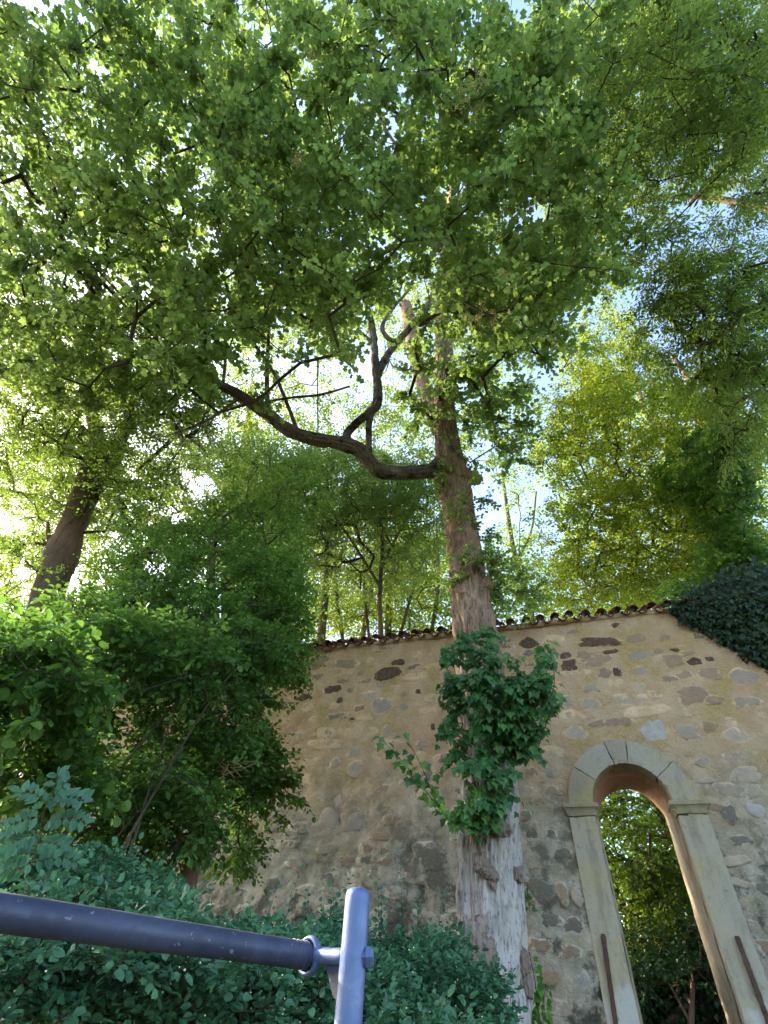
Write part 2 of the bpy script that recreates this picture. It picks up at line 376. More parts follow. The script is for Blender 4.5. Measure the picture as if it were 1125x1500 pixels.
class Leaves:
    def __init__(s): s.p = []; s.a = []; s.n = []; s.s = []
    def add(s, p, a, n, sz):
        p = np.atleast_2d(p); m = len(p)
        s.p.append(p); s.a.append(np.broadcast_to(a, (m, 3))); s.n.append(np.broadcast_to(n, (m, 3))); s.s.append(np.broadcast_to(np.asarray(sz, float), (m,)))
    def arrays(s):
        p, a, n, z = (np.concatenate(x) for x in (s.p, s.a, s.n, s.s))
        a = norm(a); n = norm(n - a * (n * a).sum(-1, keepdims=True)); x = np.cross(a, n)
        return p, np.stack([x, a, n], -1), z      # columns
    def build(s, root, tmpl, mat, parts=0, name='crown', leafname='leaf', off=(0, 0, 0), minpx=0.0, aspect=1.0):
        p, R, z = s.arrays(); off = np.asarray(off, float); rnd = np.clip(RNG.normal(0.5, 0.2, len(p)), 0, 1)
        pick = np.zeros(len(p), bool)
        if parts:
            X, Y, D = project(p + R[:, :, 1] * z[:, None] * .5)
            px = z * F / np.maximum(D, .05)
            ok = (X > 4) & (X < 1121) & (Y > 4) & (Y < 1496) & (D > .3) & (px >= minpx)
            key = (np.clip(X, 0, 1124) // 7).astype(int) * 400 + (np.clip(Y, 0, 1499) // 7).astype(int)
            order = np.argsort(D); seen = set(); front = []
            for i in order:
                if ok[i] and key[i] not in seen: seen.add(key[i]); front.append(i)
            front = np.array(front, int)
            if len(front):
                front = front[np.argsort(-px[front])][:parts]; pick[front] = True
        V0, F0 = tmpl; V0 = V0 * np.array([aspect, 1, 1])
        if pick.any():
            ms = []
            for k in range(6):
                W = V0.copy(); W[:, 2] += RNG.normal(0, .03, len(W)); W[:, 0] *= RNG.uniform(.85, 1.1)
                me = make_mesh(leafname, W, F0, False, {'rnd': np.full(len(W), .12 + .15 * k)}); me.materials.append(mat); ms.append(me)
            for i in np.nonzero(pick)[0]:
                o = bpy.data.objects.new(leafname, ms[random.randrange(6)]); COL.objects.link(o); o.parent = root
                q = p[i] - off; r = R[i] * z[i]
                o.matrix_local = Matrix(((*r[0], q[0]), (*r[1], q[1]), (*r[2], q[2]), (0, 0, 0, 1)))
        lo = {id(T_MAPLE): T_MAPLE_LO, id(T_OVAL): T_OVAL_LO, id(T_ROUND): T_OVAL_LO, id(T_LANCE): T_LANCE_LO}.get(id(tmpl))
        if lo: V0, F0 = lo; V0 = V0 * np.array([aspect, 1, 1])
        k = ~pick; p, R, z, rnd = p[k] - off, R[k], z[k], rnd[k]; n = len(p)
        if not n: return
        jit = RNG.normal(0, .035, (n, len(V0))); L = np.broadcast_to(V0, (n, *V0.shape)).copy(); L[:, :, 2] += jit
        L[:, :, 0] *= RNG.uniform(.8, 1.1, (n, 1))
        V = np.einsum('nij,nkj->nki', R * z[:, None, None], L) + p[:, None, :]
        Fx = (F0[None] + (np.arange(n) * len(V0))[:, None, None]).reshape(-1, 3)
        me = make_mesh(name, V.reshape(-1, 3), Fx, False, {'rnd': np.repeat(rnd, len(V0))})
        return link(name, me, mat, root, kind='stuff')

def unit(n): return norm(RNG.normal(size=(n, 3)))

def spray(L, T, c, out, ntw, length, nleaf, size, flat=0.55, droop=0.25, jit=0.45, r=0.0025, tw=True):
    """clusters c (N,3): ntw twigs each in direction out, leaves alternate on both sides of every twig"""
    N = len(c); c = np.repeat(c, ntw, 0); out = np.repeat(out, ntw, 0)
    d = unit(N * ntw); d[:, 2] *= flat; d = norm(d + out * .9); ln = length * RNG.uniform(.55, 1.2, N * ntw)
    end = c + d * ln[:, None]; end[:, 2] -= droop * ln * .6; mid = (c + end) / 2; mid[:, 2] += droop * ln * .12
    t = (np.arange(nleaf) + .6) / nleaf; t = np.clip(t[None, :] + RNG.normal(0, .04, (len(c), nleaf)), .05, 1.02)
    tt = t[..., None]; pos = (1 - tt) ** 2 * c[:, None] + 2 * tt * (1 - tt) * mid[:, None] + tt ** 2 * end[:, None]
    ax = norm(end - c); side = norm(np.cross(ax, [0, 0, 1.0]) + 1e-6)
    sg = np.where(np.arange(nleaf) % 2, 1.0, -1.0)[None, :, None]
    spread = np.where(t > .93, .15, 1.0)[..., None]
    ld = norm(ax[:, None] * .75 + side[:, None] * sg * spread + RNG.normal(0, .3, pos.shape) + np.array([0, 0, -droop]))
    sz = size * RNG.uniform(.55, 1.15, t.shape)
    pos = pos + ld * (sz * .3)[..., None]
    nn = np.array([0, 0, 1.0]) + RNG.normal(0, jit, pos.shape)
    L.add(pos.reshape(-1, 3), ld.reshape(-1, 3), nn.reshape(-1, 3), sz.ravel())
    if tw and T is not None:
        th = np.array([0, 2.1, 4.2]); nrm = norm(np.cross(ax, side))
        ring = (side[:, None] * np.cos(th)[None, :, None] + nrm[:, None] * np.sin(th)[None, :, None])
        V = np.concatenate([c[:, None] + ring * r * 1.6, mid[:, None] + ring * r, end[:, None]], 1)
        k = np.arange(3); f = np.stack([k, (k + 1) % 3, 3 + (k + 1) % 3, 3 + k], -1); g = np.stack([3 + k, 3 + (k + 1) % 3, k * 0 + 6], -1); n = len(c)
        T.add(V.reshape(-1, 3), [(f[None] + (np.arange(n) * 7)[:, None, None]).reshape(-1, 4), (g[None] + (np.arange(n) * 7)[:, None, None]).reshape(-1, 3)])

GAPS = [(75, 25, 50, 50), (70, 250, 40, 40), (40, 300, 35, 25), (560, 520, 40, 45), (480, 590, 60, 28), (425, 500, 45, 55),
        (850, 430, 26, 16), (805, 535, 16, 36), (915, 330, 22, 14), (745, 540, 34, 30), (290, 710, 30, 30), (255, 755, 28, 18),
        (715, 745, 22, 60), (810, 800, 20, 30), (230, 830, 18, 20), (110, 860, 16, 30), (1000, 300, 25, 12), (15, 770, 25, 20),
        (700, 640, 25, 40), (965, 490, 20, 25), (160, 110, 25, 40), (20, 200, 22, 40), (110, 200, 25, 20)]

def volume(specs, gaps=True, clump=0.42, freq=0.9, seed=3, gp=0.9):
    out = []
    for (px, py, rx, ry, d0, d1, n) in specs:
        m = int(n * 2.6); a = RNG.uniform(0, 2 * math.pi, m); r = np.sqrt(RNG.uniform(0, 1, m)) * (1 + RNG.normal(0, .07, m))
        X = px + rx * r * np.cos(a); Y = py + ry * r * np.sin(a)
        k = np.ones(m, bool)
        if gaps:
            for g in GAPS:
                k &= ~((((X - g[0]) / g[2]) ** 2 + ((Y - g[1]) / g[3]) ** 2 < 1) & (RNG.uniform(size=m) < gp))
        D = RNG.uniform(d0, d1, m); Q = P(X, Y, D)
        k &= fbm(Q * freq, 3, seed) > clump * RNG.uniform(.7, 1.15, m)
        out.append(Q[k][:n])
    return np.concatenate(out)

def skeleton(nodes, rads, clusters, r0=0.006, step=0.45, wiggle=0.05, minr=.004, up=0.15):
    """attach every cluster to the nearest existing wood; returns tubes soup and outward dirs"""
    C0 = np.asarray(nodes, float); cap0 = np.asarray(rads, float)
    order = np.argsort(np.min(np.linalg.norm(clusters[:, None, :] - C0[None, ::3, :], axis=2), axis=1)) if len(clusters) < 5000 else np.arange(len(clusters))
    mx = len(C0) + len(clusters) * 14; A = np.zeros((mx, 3)); A[:len(C0)] = C0; n = len(C0)
    par = np.full(mx, -1); chains = []; outd = np.zeros((len(clusters), 3)); root = np.zeros(mx, bool); root[:n] = True
    for ci in order:
        c = clusters[ci]; q = A[:n]
        dv = c - q; d = np.sqrt((dv ** 2).sum(1)) + np.maximum(-dv[:, 2], 0) * .35
        j = int(np.argmin(d)); L = float(np.linalg.norm(c - A[j])); m = max(1, min(12, int(L / step)))
        t = np.linspace(0, 1, m + 1)[1:, None]; pts = A[j] + (c - A[j]) * t
        bow = np.sin(t * math.pi) * L * up; pts = pts + bow * np.array([0, 0, -.5]) + RNG.normal(0, wiggle * min(L, 1.5), (m, 3)) * np.sin(t * math.pi)
        ids = np.arange(n, n + m); par[ids] = np.concatenate([[j], ids[:-1]]); A[ids] = pts; n += m
        chains.append((j, ids)); outd[ci] = (c - A[j]) / max(L, 1e-6)
    acc = np.zeros(n)
    for j, ids in chains: acc[ids[-1]] += 1
    for i in range(n - 1, len(C0) - 1, -1):
        if par[i] >= 0: acc[par[i]] += acc[i]
    rad = np.maximum(r0 * acc ** .45, minr); S = Soup()
    for j, ids in chains:
        pts = np.vstack([A[j], A[ids]])
        r = rad[ids]; r = np.concatenate([[min(r[0] * 1.15, cap0[j] * .8 if j < len(C0) else rad[j])], r])
        if len(pts) > 3: q = spline(np.hstack([pts, r[:, None]]), len(pts) * 2)
        else: q = np.hstack([pts, r[:, None]])
        S.add(*tube(q[:, :3], np.maximum(q[:, 3], .002), 5 if r[0] > .02 else 4, cap=False))
    return S, outd

def furrow(freq=9, amp=.06, seed=0, burls=()):
    def f(th, s, R):
        c_, s_ = np.cos(th), np.sin(th)
        w = (fbm(np.stack([c_ * 2, s_ * 2, s * 1.3], -1), 3, seed + 9) - .5) * 1.1
        x = np.stack([(c_ + w * .3) * freq * .9, (s_ - w * .3) * freq * .9, s * 1.5], -1)
        rg = 1 - np.abs(2 * fbm(x, 2, seed) - 1) * 2.6
        x2 = np.stack([c_ * freq * 2.2, s_ * freq * 2.2, s * 7.0], -1)
        d = amp * R * (-np.clip(rg, 0, 1) * 1.0 + (fbm(x2, 3, seed + 3) - .5) * .8)
        d = d + R * .20 * (fbm(np.stack([c_, s_, s * .7], -1), 2, seed + 5) - .5)
        return d
    return f

def limb(spec, sides=14, disp=.06, seed=0, mul=1.0, step=.06):
    """spec rows: (px, py, width px, y world) -> resampled centre line and radii"""
    a = np.array(spec, float); rr_ = ray(a[:, 0], a[:, 1]); k = a[:, 3] / rr_[:, 1]
    cap = np.where(a[:, 1] < 250, 13.0, 200.0); k = np.where((rr_[:, 1] < .02) | (k > cap), cap, k)
    C = EYE + k[:, None] * rr_; r = a[:, 2] / 2 * depth(C) / F * mul
    Ln = np.linalg.norm(np.diff(C, axis=0), axis=1).sum(); n = max(4, int(Ln / step))
    return spline(np.hstack([C, r[:, None]]), n)

def add_limb(root, name, spec, mat, off, sides=16, amp=.10, freq=5, seed=0, step=.06, kind=None):
    q = limb(spec, step=step); V, f = tube(q[:, :3], np.maximum(q[:, 3], .004), sides, furrow(freq, amp, seed))
    return link(name, make_mesh(name, V - off, f), mat, root), q

# ================================================================= GROUND
ZG = 1.1                                   # ground height at the foot of the wall
def ground():
    n = 130; a = np.linspace(-1, 1, n); g = np.sign(a) * (np.abs(a) ** 3) * 1500 + a * 14
    X, Y = np.meshgrid(g, g, indexing='ij')
    def sm(t): t = np.clip(t, 0, 1); return t * t * (3 - 2 * t)
    Z = ZG * sm((Y - 1.0) / 2.6) + (fbm(np.stack([X * .5, Y * .5, X * 0], -1), 4, 2) - .5) * .22 * sm((Y - 1) / 2)
    V = np.stack([X, Y, Z - .04], -1).reshape(-1, 3)
    i = np.arange(n - 1)[:, None] * n; j = np.arange(n - 1)[None, :]
    f = np.stack([i + j, i + n + j, i + n + j + 1, i + j + 1], -1).reshape(-1, 4)
    link('ground', make_mesh('ground', V, f), M['soil'], None, kind='structure')
ground()

# ================================================================= STONE WALL
YAW = -0.364; D0 = 9.58
TW = np.array([math.cos(YAW), math.sin(YAW), 0]); NW = np.array([-math.sin(YAW), math.cos(YAW), 0])
WO = np.array([0, D0, ZG])
wall = thing('stone_wall', WO, 'tall plastered rubble stone wall with a tiled top and an open round archway', 'wall', rz=YAW)
CU, CZ = 4.33, 2.416 + EYE[2] - ZG         # arch centre in wall coordinates
RR, RO, TH = 0.55, 0.90, 0.80
ZT = 5.57 + EYE[2] - ZG
def wall_uv(px, py, v=0.0):
    d = ray(px, py); o = np.array([0, D0, 0]) + NW * v
    k = ((o - EYE) @ NW) / (d @ NW); q = EYE + k * d - o
    return float(q @ TW), float(q[2] - ZG)
def wpt(u, v, z):                          # wall local -> world
    return WO + np.asarray(u)[..., None] * TW + np.asarray(v)[..., None] * NW + np.asarray(z)[..., None] * np.array([0, 0, 1.0])

def wall_relief(u, z):
    q = np.stack([u, z, u * 0], -1); low = np.clip((3.6 - z) / 2.5, 0, 1)
    r = (fbm(q * .8, 3, 1) - .5) * .07 + (fbm(q * 4, 4, 5) - .5) * (.045 + .04 * low)
    cav = fbm(q * 2.6 + 3, 4, 8); r = r + np.clip(cav - .60, 0, 1) * (.10 + .35 * low)
    r = r + (fbm(q * 13, 3, 15) - .5) * (.016 + .026 * low)
    return r                               # positive = deeper into the wall

def build_wall():
    u = np.concatenate([np.arange(-15.0, -3.0, .09), np.arange(-3.0, 7.3, .033), np.arange(7.3, 9.7, .08)]); z = np.arange(-.5, ZT + .02, .031); z[-1] = ZT + .02
    Ug, Zg = np.meshgrid(u, z, indexing='ij'); V = np.stack([Ug, wall_relief(Ug, Zg), Zg], -1).reshape(-1, 3)
    nz = len(z); i = np.arange(len(u) - 1)[:, None] * nz; j = np.arange(nz - 1)[None, :]
    f = np.stack([i + j, i + nz + j, i + nz + j + 1, i + j + 1], -1)
    cu = (Ug[:-1, :-1] + Ug[1:, :-1]) / 2 - CU; cz = Zg[:-1, :-1] + .015
    hole = ((cz > CZ) & (cu ** 2 + (cz - CZ) ** 2 < .68 ** 2)) | ((cz <= CZ) & (np.abs(cu) < .70))
    f = f[~hole].reshape(-1, 4)
    link('mortar_face', make_mesh('mortar_face', V, f), M['mortar'], wall)
    # back face, ends and top
    S = Soup(); bx = [(-15, CU - .62), (CU + .62, 9.6)]
    for a, b in bx:
        S.add([(a, TH, -.5), (b, TH, -.5), (b, TH, ZT), (a, TH, ZT)], np.array([(0, 3, 2, 1)]))
    S.add([(CU - .62, TH, CZ + .62), (CU + .62, TH, CZ + .62), (CU + .62, TH, ZT), (CU - .62, TH, ZT)], np.array([(0, 3, 2, 1)]))
    th = np.linspace(0, math.pi, 25); c, s_ = np.cos(th), np.sin(th)
    k = .62 / np.maximum(np.abs(c), np.abs(s_))
    A = np.stack([CU + .5 * c, TH + 0 * c, CZ + .44 * s_], -1); B = np.stack([CU + k * c, TH + 0 * c, CZ + np.minimum(k * s_, .62)], -1)
    i = np.arange(24); S.add(np.vstack([A, B]), np.stack([i, i + 1, 25 + i + 1, 25 + i], -1))
    for sg in (-1, 1): S.add([(CU + sg * .5, TH, -.5), (CU + sg * .62, TH, -.5), (CU + sg * .62, TH, CZ), (CU + sg * .5, TH, CZ)], np.array([(0, 1, 2, 3)]))
    for a in (-15, 9.6): S.add([(a, 0, -.5), (a, TH, -.5), (a, TH, ZT), (a, 0, ZT)], np.array([(0, 1, 2, 3)]))
    S.add([(-15, .03, ZT), (9.6, .03, ZT), (9.6, TH, ZT), (-15, TH, ZT)], np.array([(0, 1, 2, 3)]))
    link('rear_face', S.mesh('rear_face', False), M['mortar'], wall)
    # pitched bed of the coping
    S = Soup(); h = .20
    V = [(-15, -.02, ZT + .03), (9.6, -.02, ZT + .03), (9.6, TH / 2, ZT + h), (-15, TH / 2, ZT + h), (9.6, TH + .02, ZT + .03), (-15, TH + .02, ZT + .03)]
    S.add(V, [np.array([(0, 1, 2, 3), (3, 2, 4, 5)]), np.array([(0, 5, 4, 1)])])
    link('coping_bed', S.mesh('coping_bed', False), M['mortar'], wall)
build_wall()

def stones():
    # stones the photograph shows bare: px, py, width px, height px, colour kind, bareness
    seen = [(568, 985, 34, 15, 'd', 1.2), (583, 969, 15, 9, 'd', 1.2), (445, 1022, 22, 9, 'd', 1.2), (467, 971, 27, 18, 'b', 1.0), (506, 972, 32, 11, 'b', 1.0),
            (468, 992, 18, 11, 'b', .9), (488, 1010, 24, 12, 'd', .85), (502, 997, 16, 7, 'b', 1), (536, 997, 17, 8, 'b', .9), (526, 986, 16, 6, 'b', .9), (512, 1011, 18, 10, 'b', .8),
            (553, 1004, 18, 10, 'g', .85), (539, 1021, 18, 13, 'g', .9), (560, 1034, 27, 22, 'g', 1.05), (590, 1035, 16, 11, 'g', .9), (527, 1038, 15, 9, 'b', .8), (498, 1025, 8, 8, 'd', .9),
            (592, 1016, 12, 7, 'b', .8), (612, 1012, 9, 7, 'd', .8), (634, 1064, 6, 9, 'd', .9), (516, 1053, 9, 4, 'd', 1), (520, 1098, 18, 20, 'g', .9), (520, 1128, 20, 22, 'g', 1.0), (491, 1118, 12, 13, 'g', .9),
            (568, 1070, 12, 14, 'g', .8), (620, 1088, 20, 9, 'g', .8), (595, 1147, 20, 11, 'g', .85), (561, 1155, 28, 14, 'b', .8), (480, 1200, 30, 34, 'g', 1.15), (518, 1203, 33, 26, 'g', 1.15),
            (498, 1172, 16, 20, 'g', .9), (470, 1170, 12, 10, 'g', .8), (576, 1200, 30, 18, 'b', .8), (556, 1225, 32, 12, 'b', .95), (610, 1215, 24, 16, 'g', .8), (477, 1243, 30, 15, 'g', .9), (508, 1261, 22, 13, 'b', .9),
            (538, 1243, 20, 14, 'b', .8), (564, 1248, 20, 12, 'b', .8), (565, 1262, 26, 12, 'b', .85), (432, 1265, 24, 15, 'g', .8), (400, 1295, 20, 18, 'k', 1.0), (625, 1255, 42, 40, 'k', .95), (640, 1290, 34, 34, 'k', .9),
            (775, 942, 26, 15, 'd', 1.1), (877, 940, 54, 12, 'd', 1.15), (930, 935, 32, 13, 'b', 1.0), (974, 934, 20, 10, 'b', .95), (829, 960, 15, 9, 'd', 1.1), (856, 959, 24, 9, 'b', 1.05), (894, 955, 22, 6, 'd', 1.1),
            (834, 974, 22, 16, 'd', 1.0), (873, 967, 52, 14, 'b', 1.0), (936, 962, 60, 14, 'g', 1.15), (987, 952, 26, 6, 'd', .9), (983, 969, 36, 16, 'b', 1.1), (1018, 969, 18, 11, 'd', 1.15), (1040, 966, 12, 6, 'd', 1.1),
            (965, 954, 14, 9, 'b', .9), (1010, 957, 18, 6, 'b', .9), (882, 987, 24, 14, 'b', 1.0), (905, 983, 14, 16, 'd', .8), (938, 983, 18, 12, 'g', .9), (1002, 989, 26, 17, 'b', .9), (1040, 987, 30, 17, 'b', 1.05), (1088, 991, 36, 22, 'g', 1.1),
            (865, 1008, 26, 13, 'g', 1.0), (829, 1027, 20, 16, 'g', .9), (865, 1031, 26, 13, 'g', .95), (941, 1002, 22, 15, 'g', .9), (981, 995, 26, 10, 'b', .8), (922, 1026, 46, 18, 'g', .8), (1016, 1018, 44, 24, 'b', 1.1), (1045, 1026, 28, 13, 'b', .95), (1092, 1028, 34, 18, 'g', .95),
            (895, 1058, 60, 14, 'b', .95), (845, 1075, 30, 22, 'g', .85), (958, 1071, 32, 28, 'l', 1.3), (1006, 1073, 28, 18, 'g', 1.15), (1039, 1064, 22, 20, 'b', .9), (1080, 1080, 40, 22, 'g', .9), (1030, 1117, 22, 13, 'g', 1.05), (1080, 1110, 40, 18, 'g', .85),
            (1037, 1143, 36, 8, 'g', 1.1), (1090, 1135, 44, 22, 'g', .95), (1070, 1160, 38, 22, 'g', .95), (1107, 1187, 24, 20, 'l', 1.2), (1066, 1192, 22, 24, 'k', 1.1), (1050, 1183, 18, 12, 'b', .9), (1105, 1160, 30, 20, 'g', .9),
            (1085, 1232, 40, 16, 'k', .9), (1078, 1262, 40, 14, 'g', 1.0), (1112, 1262, 30, 16, 'g', .9), (1085, 1292, 38, 16, 'g', 1.0), (1118, 1300, 30, 18, 'k', .9), (1094, 1326, 34, 16, 'g', .9), (1105, 1355, 34, 18, 'g', .9), (1116, 1385, 26, 18, 'b', .9),
            (780, 1222, 16, 16, 'k', 1.05), (808, 1221, 14, 12, 'k', .9), (825, 1250, 32, 16, 'k', 1.0), (805, 1131, 20, 14, 'g', .9), (778, 1132, 24, 14, 'b', .8), (772, 1160, 20, 14, 'g', .9), (806, 1158, 26, 14, 'b', .95), (804, 1130, 14, 16, 'g', 1),
            (793, 1310, 32, 34, 'k', 1.15), (822, 1305, 16, 30, 'b', .9), (846, 1315, 18, 26, 'g', .95), (800, 1348, 44, 20, 'k', .95), (840, 1355, 28, 24, 'k', .95), (795, 1385, 34, 20, 'b', .85), (835, 1395, 38, 24, 'b', .8), (808, 1432, 34, 24, 'b', .9), (850, 1440, 24, 28, 'l', .8), (820, 1475, 36, 24, 'g', .8),
            (785, 1265, 26, 16, 'g', .85), (770, 1195, 16, 14, 'b', .9), (1000, 915, 20, 7, 'b', .8), (905, 915, 30, 9, 'd', .6), (840, 925, 24, 8, 'b', .7), (480, 955, 20, 6, 'd', .6), (560, 950, 24, 6, 'b', .6), (640, 960, 26, 10, 'b', .6)]
    pal = {'d': (0.10, 0.048, 0.028), 'b': (0.34, 0.23, 0.145), 'g': (0.42, 0.335, 0.25), 'k': (0.17, 0.15, 0.115), 'l': (0.42, 0.39, 0.35)}
    items = []; occ = []
    for px, py, w, h, k, bare in seen:
        u, z = wall_uv(px, py); u1, _ = wall_uv(px + w / 2, py); u0, _ = wall_uv(px - w / 2, py)
        _, z1 = wall_uv(px, py - h / 2); _, z0 = wall_uv(px, py + h / 2)
        items.append((u, z, abs(u1 - u0), abs(z1 - z0), pal[k], bare)); occ.append((u, z, abs(u1 - u0) / 2, abs(z1 - z0) / 2))
    rn = random.Random(5); z = .15; extra = []
    while z < ZT - .15:
        h = rn.uniform(.15, .27); u = -9.5 + rn.random()
        while u < 8.8:
            w = rn.uniform(.22, .62); hh = h * rn.uniform(.6, 1)
            uc, zc = u + w / 2, z + rn.uniform(-.03, .03); u += w + rn.uniform(.03, .18)
            if any(abs(uc - a) < (w / 2 + c) * .95 and abs(zc - b) < (hh / 2 + d) * .95 for a, b, c, d in occ): continue
            low = zc < 3.0; k = rn.choice('ggbkk' if low else 'gbbg'); bare = rn.uniform(.3, .8) if low else rn.uniform(.15, .55)
            extra.append((uc, zc, w, hh, pal[k], bare))
        z += h + rn.uniform(.02, .06)
    rn.shuffle(extra)
    inv = []
    for e in extra:
        X, Y, D = project(wpt(e[0], 0, e[1])); inv.append(0 < X < 1125 and 0 < Y < 1500 and not (650 < X < 790 and Y > 930) and X > 300)
    vis = [e for e, k in zip(extra, inv) if k]; rest = [e for e, k in zip(extra, inv) if not k]
    room = 300 - len(items); rest += vis[room:]; items += vis[:room]
    variants = []
    for k in range(24):
        m = 16; th = np.linspace(0, 2 * math.pi, m, endpoint=False) + RNG.uniform(0, .3)
        c, s_ = np.cos(th), np.sin(th); e = RNG.uniform(2.6, 4.5); r = (np.abs(c) ** e + np.abs(s_) ** e) ** (-1 / e)
        r = r * (1 + (fbm(np.stack([c * 1.5 + k * 9, s_ * 1.5, c * 0], -1), 3, k) - .5) * 1.1)
        V = [(0, -.011, 0)]; rim = [0.0]
        for q, dep, rm in ((.5, -.013, .1), (.8, -.009, .35), (.97, .004, .75), (1.08, .035, 1.0)):
            for a in range(m):
                V.append((c[a] * r[a] * q, dep + RNG.normal(0, .0025), s_[a] * r[a] * q)); rim.append(rm)
        i = np.arange(m); j = (i + 1) % m; fs = [np.stack([i * 0, 1 + j, 1 + i], -1)]
        fq = np.concatenate([np.stack([1 + a * m + i, 1 + a * m + j, 1 + (a + 1) * m + j, 1 + (a + 1) * m + i], -1) for a in range(3)])
        me = make_mesh('stone', np.array(V), [fs[0], fq], True, {'rim': np.array(rim)}); me.materials.append(M['stone']); variants.append((me, np.array(V), fs[0], fq, np.array(rim)))
    def reach(u, z): return float(wall_relief(np.array([[u]]), np.array([[z]]))[0, 0])
    def inside(u, z, w, h): return (abs(u - CU) < RO + w * .4 and z < CZ + .2) or math.hypot(u - CU, z - CZ) < RO + .12
    for u, z, w, h, c, b in items:
        if inside(u, z, w * .3, h): continue
        o = bpy.data.objects.new('stone', random.choice(variants)[0]); COL.objects.link(o); o.parent = wall
        o.location = (u, reach(u, z) + .004 - max(0, b - .75) * .022, z); o.scale = (w / 2 * 1.14 * random.choice((-1, 1)), .5 if z > 3 else .8, h / 2 * 1.14)
        o.rotation_euler = (0, random.uniform(-.08, .08), 0); q = random.uniform(.85, 1.15); o.color = (c[0] * q, c[1] * q, c[2] * q, b if c[0] < .12 or b > 1.12 else b - .13)
    S = Soup()
    for u, z, w, h, c, b in rest:
        if inside(u, z, w, h): continue
        _, V, f3, f4, rim = random.choice(variants)
        S.add(V * [w / 2, .5, h / 2] + [u, reach(u, z) + .003, z], [f3, f4], rim)
    o = link('rubble_stones', S.mesh('rubble_stones', True, attr='rim'), M['stone'], wall, kind='stuff'); o.color = (.2, .17, .14, .6)
stones()

def block(name, parent, boxf, mat, color, nu=10, nv=6, nz=10, bev=.012, amp=.004, seed=0):
    """boxf maps unit cube (a,b,c in 0..1) arrays to wall-local points; surface is worn and edge-rounded"""
    bm = bmesh.new(); V = {}; L = [nu, nv, nz]
    def vert(i, j, k):
        if (i, j, k) not in V:
            q = []
            for x, n in ((i, nu), (j, nv), (k, nz)): q.append(x / n)
            V[(i, j, k)] = bm.verts.new(q)
        return V[(i, j, k)]
    for i in range(nu):
        for k in range(nz):
            for j, fl in ((0, 0), (nv, 1)):
                q = [vert(i, j, k), vert(i + 1, j, k), vert(i + 1, j, k + 1), vert(i, j, k + 1)]; bm.faces.new(q[::-1] if fl else q)
    for j in range(nv):
        for k in range(nz):
            for i, fl in ((0, 1), (nu, 0)):
                q = [vert(i, j, k), vert(i, j + 1, k), vert(i, j + 1, k + 1), vert(i, j, k + 1)]; bm.faces.new(q[::-1] if fl else q)
    for i in range(nu):
        for j in range(nv):
            for k, fl in ((0, 1), (nz, 0)):
                q = [vert(i, j, k), vert(i + 1, j, k), vert(i + 1, j + 1, k), vert(i, j + 1, k)]; bm.faces.new(q[::-1] if fl else q)
    co = np.array([v.co[:] for v in bm.verts]); W = boxf(co[:, 0], co[:, 1], co[:, 2])
    edge = ((co < 1e-6) | (co > 1 - 1e-6)).sum(1); cen = W.mean(0)
    W = W + (fbm(W * 9, 3, seed)[:, None] - .5) * amp * 2 * norm(W - cen)
    nick = np.clip(fbm(W * 14, 3, seed + 4) - .48, 0, 1) * .09
    W = W - norm(W - cen) * ((edge >= 2) * (bev * .5 + nick))[:, None]
    for v, w in zip(bm.verts, W): v.co = Vector(w)
    me = bpy.data.meshes.new(name); bmesh.ops.recalc_face_normals(bm, faces=bm.faces); bm.to_mesh(me); bm.free()
    for p in me.polygons: p.use_smooth = False
    o = link(name, me, mat, parent); o.color = (*color, 1); return o

def tunnel():
    # plastered tunnel through the wall
    path = [(sg, z) for sg, z in [(-1, z) for z in np.linspace(-.3, CZ, 40)]]
    vs = np.concatenate([[.18, .30], np.linspace(.34, TH + .01, 22)]); th = np.linspace(math.pi, 0, 49)
    V = []
    for v in vs:
        r = .552 if v < .2 else (.548 if v < .31 else np.interp(v, [.34, TH], [.525, .495])); ra = .552 if v < .2 else (.548 if v < .31 else np.interp(v, [.34, TH], [.515, .47])); rz = ra if v < .31 else np.interp(v, [.34, TH], [.50, .42])
        L = [(CU - r, v, z) for z in np.linspace(-.3, CZ, 40)] + [(CU + (r + (ra - r) * min(1, 2 * math.sin(t))) * math.cos(t), v, CZ + rz * math.sin(t)) for t in th[1:-1]] + [(CU + r, v, z) for z in np.linspace(CZ, -.3, 40)]
        V.append(L)
    V = np.array(V); n = V.shape[1]; off = (fbm(V * 5, 4, 3) - .5) * .035
    c = np.stack([np.full(n, CU), V[0, :, 1], np.minimum(V[0, :, 2], CZ)], -1); dr = V - c[None]; dr[..., 1] = 0
    V = V + norm(dr) * off[..., None]
    i = np.arange(len(vs) - 1)[:, None] * n; j = np.arange(n - 1)[None, :]
    f = np.stack([i + j, i + j + 1, i + n + j + 1, i + n + j], -1).reshape(-1, 4)
    return link('archway', make_mesh('archway', V.reshape(-1, 3), f), M['soffit'], wall)

